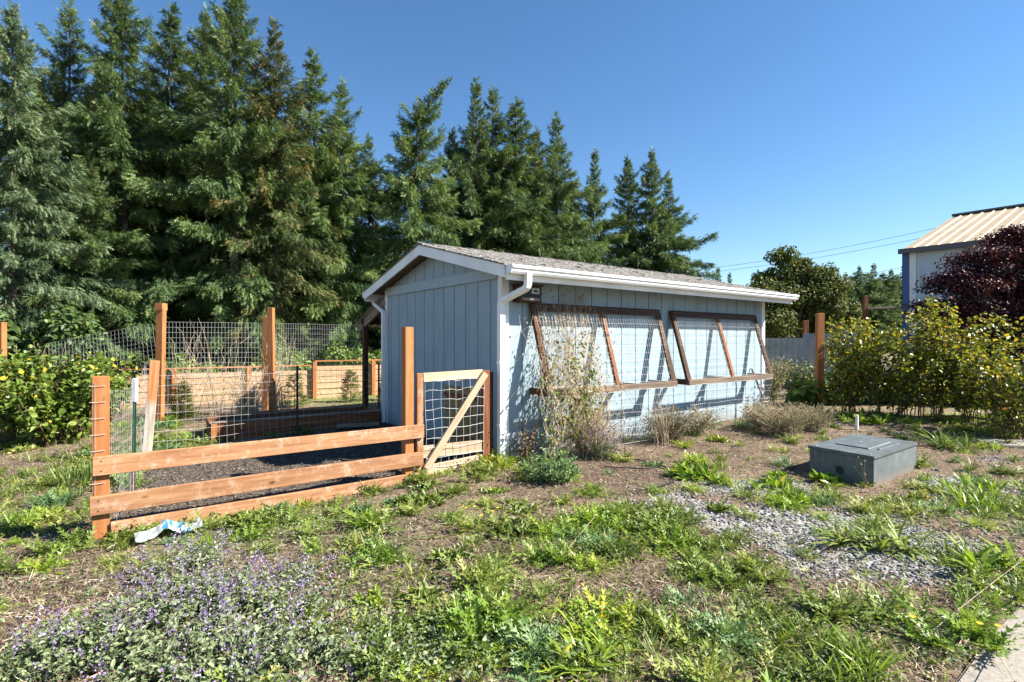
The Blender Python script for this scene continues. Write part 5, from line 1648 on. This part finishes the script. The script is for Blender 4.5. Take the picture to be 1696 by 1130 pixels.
def rosettes(mb, r, c, nleaf, length, width, tm, up=(.25, .9), v=.5, vsd=.18, curl=(.1, .7), jitter=.25):
    """leaves fanning out of every centre c"""
    N = len(c)
    nl = np.broadcast_to(np.asarray(nleaf), (N,)).astype(int)
    i = np.repeat(np.arange(N), nl)
    n = len(i)
    az = r.uniform(0, 6.283, n); el = r.uniform(up[0], up[1], n)
    L_ = np.broadcast_to(np.asarray(length, float), (N,))[i] * r.uniform(.5, 1.15, n)
    d = np.stack([np.cos(az) * np.cos(el), np.sin(az) * np.cos(el), np.sin(el)], -1)
    nm = np.array([0, 0, 1.0]) + r.normal(0, .25, (n, 3))
    b = c[i] + np.stack([np.cos(az), np.sin(az), 0 * az], -1) * (L_ * jitter * r.random(n))[:, None] + [0, 0, .004]
    vv = np.broadcast_to(np.asarray(v, float), (N,))[i] + vsd * r.normal(size=n)
    W = np.broadcast_to(np.asarray(width, float), (N,))[i]
    mb.leaves(tm, b, d, nm, L_, L_ * W, np.clip(vv, 0, 1), curl=r.uniform(curl[0], curl[1], n))


r = np.random.default_rng(300)
gpt = lambda x, y, dz=0: np.stack([x, y, G(x, y) + dz], -1)
# thistles and other low weeds, in patches
x, y = scatter(r, 5200, 2.05, 9.8)
gd = np.clip(blobs(x, y, GREEN), 0, 1.3) - .45 * blobs(x, y, BROWN) - .25 * blobs(x, y, GRAVEL)
k = r.random(len(x)) < np.clip(.32 + .52 * gd, .10, .9)
x, y, gd = x[k], y[k], gd[k]
keep = []
cell = {}
for i in range(len(x)):
    mind = .19 + .012 * y[i] + (.10 if gd[i] < .3 else 0)
    c = (int(x[i] // .35), int(y[i] // .35)); ok = True
    for ax_ in (-1, 0, 1):
        for ay_ in (-1, 0, 1):
            for j in cell.get((c[0] + ax_, c[1] + ay_), ()):
                if (x[i] - x[j]) ** 2 + (y[i] - y[j]) ** 2 < mind ** 2:
                    ok = False
    if ok:
        keep.append(i); cell.setdefault(c, []).append(i)
x, y, gd = x[keep], y[keep], gd[keep]
mb = MB()
for i in range(len(x)):
    R_ = (.07 + .17 * r.random() ** 1.4) * (1.15 if gd[i] > .4 else .70)
    n = int(5 + (R_ / .1) ** 2 * 6)
    px_, py_ = x[i] + r.normal(0, R_ * .55, n), y[i] + r.normal(0, R_ * .55, n)
    ok = free(px_, py_); px_, py_ = px_[ok], py_[ok]
    rr_ = np.hypot(px_ - x[i], py_ - y[i]) / R_
    kind = r.choice(4, p=(.54, .12, .10, .24)); tone = r.uniform(.22, .72); mi = r.choice(3, p=(.62, .28, .10))
    ln = r.uniform(.075, .14) * np.clip(1.25 - .45 * rr_, .5, 1.25)
    c_ = gpt(px_, py_)
    if kind in (0, 3):
        rosettes(mb, r, c_, r.integers(5, 10, len(c_)), ln * (1.15 if kind == 0 else .7), .40, T_THISTLE, (.15, 1.3), tone)
    elif kind == 1:
        rosettes(mb, r, c_, r.integers(5, 10, len(c_)), ln * .75, .40, T_OVAL, (.2, 1.3), tone)
    else:
        rosettes(mb, r, c_, r.integers(6, 12, len(c_)), ln * 1.05, .075, T_BLADE, (.5, 1.45), tone, curl=(.1, .9))
    if kind in (0, 3):
        mb.mt[-1][:] = mi
    elif kind == 1:
        mb.mq[-1][:] = mi
    else:
        mb.mq[-1][:] = mi; mb.mt[-1][:] = mi
# thin seedlings between the patches
x, y = scatter_near(r, 15000)
d = density(x, y)
k = r.random(len(x)) < np.clip((d - .30) * .30 + .11, .10, .26)
x, y = x[k], y[k]
rosettes(mb, r, gpt(x, y), r.integers(3, 8, len(x)), .03 + .05 * r.random(len(x)), .40, T_THISTLE, (.2, 1.2), r.uniform(.2, .8, len(x)))
props(mb.build('weeds', ['weed', 'lime', 'herb']), 'low spiny thistles and mixed weeds covering the yard', 'weeds', kind='stuff')

# tiny-leaved ground cover
x, y = scatter_near(r, 60000, 2.05, 6)
low = blobs(x, y, [(700, 1080, 150, 50, 1.2), (620, 900, 90, 26, .6), (480, 880, 110, 30, .6), (560, 1010, 80, 40, .5)]) + .8 * (fbm(x * 3, y * 3, 5, 3) - .5)
k = r.random(len(x)) < np.clip(low, 0, 1)
x, y = x[k], y[k]
mb = MB(); n = len(x)
mb.leaves(T_OVAL, gpt(x, y, r.uniform(.005, .07, n)), r.normal(size=(n, 3)) * [1, 1, .5], r.normal(0, .6, (n, 3)) + [0, 0, 1], r.uniform(.014, .032, n), r.uniform(.010, .02, n), np.clip(.5 + .25 * r.normal(size=n), 0, 1))
props(mb.build('ground_cover', M['nepleaf']), 'fine grey-green creeping ground cover at the front of the yard', 'ground cover', kind='stuff')

# grass
GRASS = [(60, 790, 110, 80, 1.0), (130, 720, 60, 30, .7), (110, 850, 60, 40, .8), (1640, 830, 80, 40, .8), (1350, 1080, 180, 50, .7), (930, 1090, 80, 40, .6), (1600, 940, 100, 50, .7), (1560, 730, 120, 20, .7), (1100, 1100, 160, 40, .5), (550, 665, 120, 14, .8), (1640, 1060, 60, 50, .4)]
x, y = scatter_near(r, 24000, 2.05, 12)
d = .75 * blobs(x, y, GRASS) + .9 * (fbm(x * 3.1, y * 3.1, 15, 3) - .5) - .3
k = r.random(len(x)) < np.clip(d, 0.0, .9)
x, y = x[k], y[k]
mb = MB()
rosettes(mb, r, gpt(x, y), r.integers(4, 10, len(x)), .07 + .09 * r.random(len(x)) ** 2, .055, T_BLADE, (.7, 1.5), .35 + .35 * r.random(len(x)), curl=(.0, .9), jitter=.3)
x, y = scatter(r, 60000, 9.5, 22, .75)
lw = sstep(9.5, 12, y + .35 * x * (x < 0)) * (x < 2)
k = (r.random(len(x)) < lw * .7); x, y = x[k], y[k]
rosettes(mb, r, gpt(x, y), 3, .07, .10, T_BLADE, (.6, 1.5), .55 + .35 * r.random(len(x)), jitter=.5)
props(mb.build('grass', M['grass']), 'thin grass growing between the weeds', 'grass', kind='stuff')

# dry straw
x, y = scatter_near(r, 150000, 2.05, 9.5)
d = .85 - .6 * blobs(x, y, GREEN) - .35 * blobs(x, y, GRAVEL) + 1.0 * (fbm(x * 2.7, y * 2.7, 25, 3) - .5)
k = r.random(len(x)) < np.clip(d, .05, 1) * .75
x, y = x[k], y[k]; n = len(x)
az = r.uniform(0, 6.28, n)
mb = MB()
mb.leaves(T_BLADE, gpt(x, y, r.uniform(.003, .03, n)), np.stack([np.cos(az), np.sin(az), r.normal(0, .30, n)], -1), r.normal(0, .35, (n, 3)) + [0, 0, 1], r.uniform(.02, .10, n), r.uniform(.0022, .0055, n), np.clip(.42 + .28 * r.normal(size=n), 0, 1), curl=r.uniform(-.5, .6, n))
# fallen leaf bits
m_ = r.random(n) < .22
mb.leaves(T_RHOMB, gpt(x[m_], y[m_], .012), r.normal(size=(m_.sum(), 3)) * [1, 1, .2], r.normal(0, .4, (m_.sum(), 3)) + [0, 0, 1], r.uniform(.012, .042, m_.sum()), .016, r.random(m_.sum()) * .55)
props(mb.build('dry_thatch', M['straw']), 'dry straw and dead stalks littering the bare soil', 'straw', kind='stuff')

# mulch chips inside the run
x = r.uniform(-5, 0, 60000); y = r.uniform(4, 9.3, 60000)
k = inpoly(x, y, RUN); x, y = x[k], y[k]; n = len(x)
M['chip'] = leafmat('mulch_chips', [(0.0, (.035, .028, .024)), (.6, (.125, .105, .087)), (1.0, (.36, .31, .26))], trans=0, rough=.9, spec=.1)
mb = MB(); mb.leaves(T_RHOMB, gpt(x, y, r.uniform(.002, .014, n)), r.normal(size=(n, 3)) * [1, 1, .3], r.normal(0, .5, (n, 3)) + [0, 0, 1], r.uniform(.012, .05, n), r.uniform(.006, .014, n), np.clip(.35 + .3 * r.normal(size=n), 0, 1))
props(mb.build('mulch', M['chip']), 'dark bark mulch covering the floor of the run', 'mulch', kind='stuff')

# pebbles
bm = bmesh.new(); bmesh.ops.create_icosphere(bm, subdivisions=1, radius=1.0); bm.verts.ensure_lookup_table()
IV = np.array([v.co for v in bm.verts]); IF = np.array([[v.index for v in f.verts] for f in bm.faces]); bm.free()
x, y = scatter_near(r, 70000, 2.6, 9.5)
d = blobs(x, y, GRAVEL) + 1.3 * (fbm(x * 1.7, y * 1.7, 21, 4) - .5) + .9 * (fbm(x * 5, y * 5, 43, 2) - .5) - .25
k = r.random(len(x)) < np.clip(d * .9, 0, .62); x, y = x[k], y[k]; n = len(x)
sz = r.uniform(.006, .017, n) * (1 + .5 * (r.random(n) < .06))
sc = sz[:, None] * np.stack([r.uniform(.8, 1.5, n), r.uniform(.7, 1.1, n), r.uniform(.45, .8, n)], -1)
a = r.uniform(0, 6.28, n)
LV = IV[None] * (1 + .12 * r.normal(size=(n, len(IV), 1))) * sc[:, None]
X = LV[..., 0] * np.cos(a)[:, None] - LV[..., 1] * np.sin(a)[:, None]; Y_ = LV[..., 0] * np.sin(a)[:, None] + LV[..., 1] * np.cos(a)[:, None]
C_ = gpt(x, y, .002)
VV = np.stack([X, Y_, LV[..., 2]], -1) + C_[:, None]
mb = MB(); mb.add(VV.reshape(-1, 3), tris=(IF[None] + (np.arange(n) * len(IV))[:, None, None]).reshape(-1, 3), v=np.repeat(np.clip(.45 + .25 * r.normal(size=n), 0, 1), len(IF)))
props(mb.build('gravel', M['pebble'], smooth=True), 'grey rounded gravel showing through the weeds', 'gravel', kind='stuff')


# ------------------------------------------------------------------ single plants
def weed(name, label, cat, px, py, seed, nl, L_, W_, tm, mat, up=(.3, 1.2), curl=(.1, .7), spread=.12, nc=5, group='single weeds and tufts in the yard', v=.5, flower=0, stalk=0):
    r = np.random.default_rng(seed)
    p = at(px, py)
    c = p + np.stack([r.normal(0, spread * .5, nc), r.normal(0, spread * .5, nc), 0 * np.arange(nc)], -1)
    c[:, 2] = G(c[:, 0], c[:, 1])
    mb = MB()
    rosettes(mb, r, c, max(1, nl // nc), L_, W_, tm, up, v, .2, curl, jitter=.15)
    if not (flower or stalk):
        return props(mb.build(name, M[mat], loc=p), label, cat, group)
    root = thing(name, label, cat, p, group)
    mb.build('leaves', M[mat], root)
    if stalk:
        s = MB(); k = 6
        for i in range(stalk):
            e = np.array([r.normal(0, spread * 1.2), r.normal(0, spread * 1.2), r.uniform(.14, .30)])
            f = np.linspace(0, 1, k)[:, None]
            s.tubes([c[i % nc] + e * f + np.array([0, 0, .03]) * f * (1 - f)], .0022, .0016, sides=4)
            s.leaves(T_OVAL, np.repeat((c[i % nc] + e)[None], 7, 0), r.normal(size=(7, 3)) + [0, 0, .6], r.normal(size=(7, 3)), .014, .010, .7)
        s.build('stalks', M['drystem'], root)
    if flower:
        for i in range(flower):
            f = MB()
            e = c[i % nc] + [r.normal(0, spread * .7), r.normal(0, spread * .7), r.uniform(.07, .16)]
            a = np.arange(16) * 2 * math.pi / 16
            f.leaves(T_RHOMB, np.repeat(e[None], 16, 0), np.stack([np.cos(a), np.sin(a), .25 + 0 * a], -1), np.repeat([[0, 0, 1.0]], 16, 0), .017, .007, r.random(16))
            f.build('flower', M['petal'], root)
    return root


G1 = 'single weeds and tufts in the yard'
weed('grass_tuft', 'large feathery green tuft on the gravel in front of the utility box', 'tuft', 1455, 905, 401, 230, .24, .075, T_BLADE, 'weed', (.15, 1.2), (.2, .9), .30, 8)
weed('lime_weed', 'lime green broad bladed clump beside the concrete path', 'weed', 1655, 940, 402, 120, .22, .13, T_BLADE, 'lime', (.5, 1.3), (.2, .9), .22, 6)
weed('grass_tuft', 'arching grass clump right of the utility box', 'tuft', 1562, 742, 403, 150, .34, .055, T_BLADE, 'grass', (.4, 1.3), (.3, 1.0), .25, 6, v=.55)
weed('lime_weed', 'bright lime leafy clump at the front edge, near the picture middle', 'weed', 945, 1105, 404, 190, .15, .12, T_BLADE, 'lime', (.3, 1.3), (.2, .9), .26, 9, v=.6)
weed('thistle', 'large spiny thistle in the middle of the yard, left of the gravel', 'thistle', 1205, 965, 405, 80, .17, .42, T_THISTLE, 'weed', (.2, 1.2), (.1, .6), .20, 6, v=.42)
weed('thistle', 'thistle at the foot of the gate post', 'thistle', 708, 800, 406, 44, .17, .42, T_THISTLE, 'weed', (.3, 1.3), (.1, .5), .12, 4, v=.4)
weed('thistle', 'broad thistle patch just right of the gate', 'thistle', 795, 790, 407, 90, .16, .42, T_THISTLE, 'weed', (.3, 1.2), (.1, .6), .28, 7, v=.5)
weed('thistle', 'bright thistle at the foot of the white downspout', 'thistle', 832, 770, 408, 60, .18, .40, T_THISTLE, 'weed', (.4, 1.3), (.1, .6), .16, 5, v=.6)
weed('dock_plant', 'leafy dock plant with oval leaves below the far trellis', 'dock', 1150, 788, 409, 70, .17, .32, T_OVAL, 'lime', (.4, 1.3), (.1, .6), .22, 6, v=.35)
weed('dock_plant', 'leafy dock plant in front of the utility box shade side', 'dock', 1282, 805, 410, 40, .15, .36, T_OVAL, 'lime', (.3, 1.2), (.1, .6), .16, 5, v=.4)
weed('dock_plant', 'dock leaves growing against the shaded face of the utility box', 'dock', 1368, 800, 411, 34, .15, .42, T_OVAL, 'lime', (.3, 1.3), (.1, .5), .12, 4, v=.35)
weed('dock_plant', 'spreading broad-leaved weed below the utility box corner', 'dock', 1320, 828, 412, 60, .13, .38, T_OVAL, 'lime', (.2, 1.1), (.1, .5), .24, 7, v=.45)
weed('dandelion', 'dandelion with yellow buds in front of the rail fence', 'dandelion', 800, 878, 413, 60, .15, .36, T_THISTLE, 'weed', (.3, 1.2), (.1, .6), .18, 5, flower=6, v=.55)
weed('dandelion', 'flowering dandelion at the front right corner beside the path', 'dandelion', 1545, 1040, 414, 80, .17, .36, T_THISTLE, 'lime', (.2, 1.2), (.1, .7), .25, 6, flower=3, v=.35, stalk=6)
weed('thistle', 'rounded bright thistle in the yard centre, right of the dandelion', 'thistle', 922, 880, 415, 64, .14, .42, T_THISTLE, 'lime', (.3, 1.3), (.1, .5), .16, 5, v=.45)
weed('thistle', 'rounded thistle with reddish stalk in the middle of the yard', 'thistle', 950, 925, 416, 70, .14, .42, T_THISTLE, 'weed', (.2, 1.2), (.1, .6), .20, 6, v=.45, stalk=2)
weed('grass_tuft', 'small bluish grass tuft above the rounded thistles', 'tuft', 1000, 898, 417, 110, .10, .05, T_BLADE, 'herb', (.3, 1.4), (.1, .6), .14, 5, v=.25)
weed('thistle', 'pale thistle in the gravel left of the feathery tuft', 'thistle', 1240, 855, 418, 40, .12, .42, T_THISTLE, 'weed', (.3, 1.2), (.1, .5), .12, 4, v=.6)
weed('tall_weed', 'dried flower stalks in front of the utility box corner', 'weed', 1437, 808, 419, 16, .09, .3, T_OVAL, 'weed', (.3, 1.2), (.1, .5), .06, 3, stalk=6)
weed('grass_tuft', 'long grass clump in the lower right foreground', 'tuft', 1405, 1105, 420, 120, .19, .05, T_BLADE, 'lime', (.6, 1.4), (.1, .8), .24, 7, v=.4)
weed('grass_tuft', 'tall green grass beside the front fence post', 'tuft', 128, 800, 421, 160, .26, .035, T_BLADE, 'grass', (.9, 1.5), (.0, .5), .26, 8, v=.45)
weed('lime_weed', 'bright lime weeds at the right edge above the path', 'weed', 1640, 815, 422, 120, .16, .13, T_BLADE, 'lime', (.4, 1.3), (.1, .8), .35, 8, v=.45)
weed('lime_weed', 'yellow-green leaf clump on the gravel right of the utility box', 'weed', 1600, 835, 423, 100, .16, .12, T_BLADE, 'lime', (.4, 1.3), (.1, .8), .22, 6, v=.5)
weed('thistle', 'wide thistle mat in front of the rail fence, left part', 'thistle', 420, 870, 424, 120, .16, .42, T_THISTLE, 'weed', (.2, 1.1), (.1, .6), .40, 10, v=.42)
weed('thistle', 'wide thistle mat in front of the rail fence, right part', 'thistle', 575, 868, 425, 130, .17, .42, T_THISTLE, 'weed', (.2, 1.1), (.1, .6), .42, 10, v=.45)
weed('thistle', 'thistle against the base of the front fence post', 'thistle', 215, 890, 426, 60, .15, .40, T_THISTLE, 'weed', (.3, 1.2), (.1, .6), .2, 5, v=.45)
weed('dock_plant', 'leafy green plant left of the pipe stake under the bushes', 'dock', 1400, 695, 427, 70, .20, .32, T_OVAL, 'lime', (.4, 1.3), (.1, .6), .3, 6, v=.4)
weed('dock_plant', 'bright leafy plant right of the pipe stake under the bushes', 'dock', 1460, 700, 428, 70, .20, .32, T_OVAL, 'lime', (.4, 1.3), (.1, .6), .3, 6, v=.45)
weed('thistle', 'tall thistle in the front middle, left of the lime clump', 'thistle', 800, 1030, 429, 70, .18, .40, T_THISTLE, 'weed', (.3, 1.2), (.1, .6), .22, 6, v=.4)
weed('thistle', 'thistle in the front middle, right of the lime clump', 'thistle', 1160, 1075, 430, 70, .16, .40, T_THISTLE, 'weed', (.2, 1.2), (.1, .6), .24, 6, v=.55)


# leafy herb and catmint
def herb(name, label, cat, base, seed, ns, h, sp, nl, leaf, mat, flowers=0, lean=(0, 0)):
    r = np.random.default_rng(seed)
    root = thing(name, label, cat, base)
    k = 6; s = np.linspace(0, 1, k)
    az = r.uniform(0, 6.28, ns); rr_ = sp * np.sqrt(r.random(ns)); hh = h * r.uniform(.45, 1.05, ns) * (1 - .35 * (rr_ / sp) ** 2)
    x0 = np.cos(az) * rr_ * .55; y0 = np.sin(az) * rr_ * .55
    P = np.stack([x0[:, None] * (1 + .8 * s) + lean[0] * s, y0[:, None] * (1 + .8 * s) + lean[1] * s, hh[:, None] * s], -1) + r.normal(0, .02, (ns, k, 3)) * s[None, :, None]
    P = P + np.asarray(base)
    P[:, :, 2] += (G(P[:, 0, 0], P[:, 0, 1]) - base[2])[:, None]
    w = MB(); w.tubes(P, .0020, .0011, sides=3); w.build('stems', M['herbstem'], root)
    f = MB(); i = r.integers(0, ns, nl); q = r.random(nl) ** .8 * (k - 1) * .93; j = np.minimum(q.astype(int), k - 2); fr = (q - j)[:, None]
    p = P[i, j] * (1 - fr) + P[i, j + 1] * fr
    f.leaves(T_OVAL, p, r.normal(size=(nl, 3)) * [1, 1, .5] + [0, 0, .25], r.normal(0, .5, (nl, 3)) + [0, 0, 1], leaf * r.uniform(.5, 1.3, nl), leaf * .62 * r.uniform(.7, 1.2, nl), np.clip(.5 + .22 * r.normal(size=nl), 0, 1), curl=.3)
    f.build('leaves', M[mat], root)
    if flowers:
        g_ = MB(); i = r.integers(0, ns, flowers)
        tips = P[i, -1]; d = P[i, -1] - P[i, -3] + r.normal(0, .02, (flowers, 3)); d /= np.linalg.norm(d, axis=1, keepdims=True)
        for q in range(12):
            e = tips + d * (q * .009) + r.normal(0, .006, (flowers, 3))
            g_.leaves(T_RHOMB, e, r.normal(size=(flowers, 3)) + d, r.normal(size=(flowers, 3)), r.uniform(.009, .018, flowers) * (1.15 - .05 * q), .009, np.clip(.45 + .3 * r.normal(size=flowers), 0, 1))
        props(g_.build('flowers', M['nepflower'], root), kind='stuff')
    return root


herb('herb_bush', 'rounded soft green herb bush at the foot of the near trellis', 'herb', at(912, 795), 501, 130, .36, .36, 2600, .034, 'herb')
herb('catmint', 'grey-leaved purple catmint behind the soft green herb bush', 'catmint', SH(1.05, -.62, -.08), 502, 90, .42, .24, 1100, .026, 'nepleaf', 130)
for (px, py, sp, h, ns, nl, fl, lab, sd) in ((330, 1010, .40, .26, 240, 3600, 190, 'sprawling purple catmint below the plastic wrapper', 1), (180, 1080, .34, .26, 220, 3400, 150, 'purple catmint near the bottom left corner', 2), (430, 1030, .34, .22, 200, 2600, 150, 'thin purple catmint spreading over dry ground', 3), (330, 1120, .42, .24, 260, 4200, 120, 'grey-green catmint at the bottom edge with few flowers', 4), (60, 1110, .24, .22, 120, 1800, 60, 'catmint in the very bottom left corner', 5), (470, 1110, .32, .20, 180, 2400, 110, 'catmint with a dark purple flower head at the bottom', 6), (300, 950, .30, .22, 110, 1100, 130, 'loose catmint flowers just below the wrapper', 7), (470, 970, .30, .17, 120, 1000, 110, 'faded catmint straggling onto bare soil', 8)):
    herb('catmint', lab, 'catmint', at(px, py), 510 + sd, int(ns * .72), h * .85, sp, int(nl * .60), .030, 'nepleaf', int(fl * (.62 if sd in (1, 3, 7, 8) else .42)))['group'] = 'catmint in the lower left foreground'
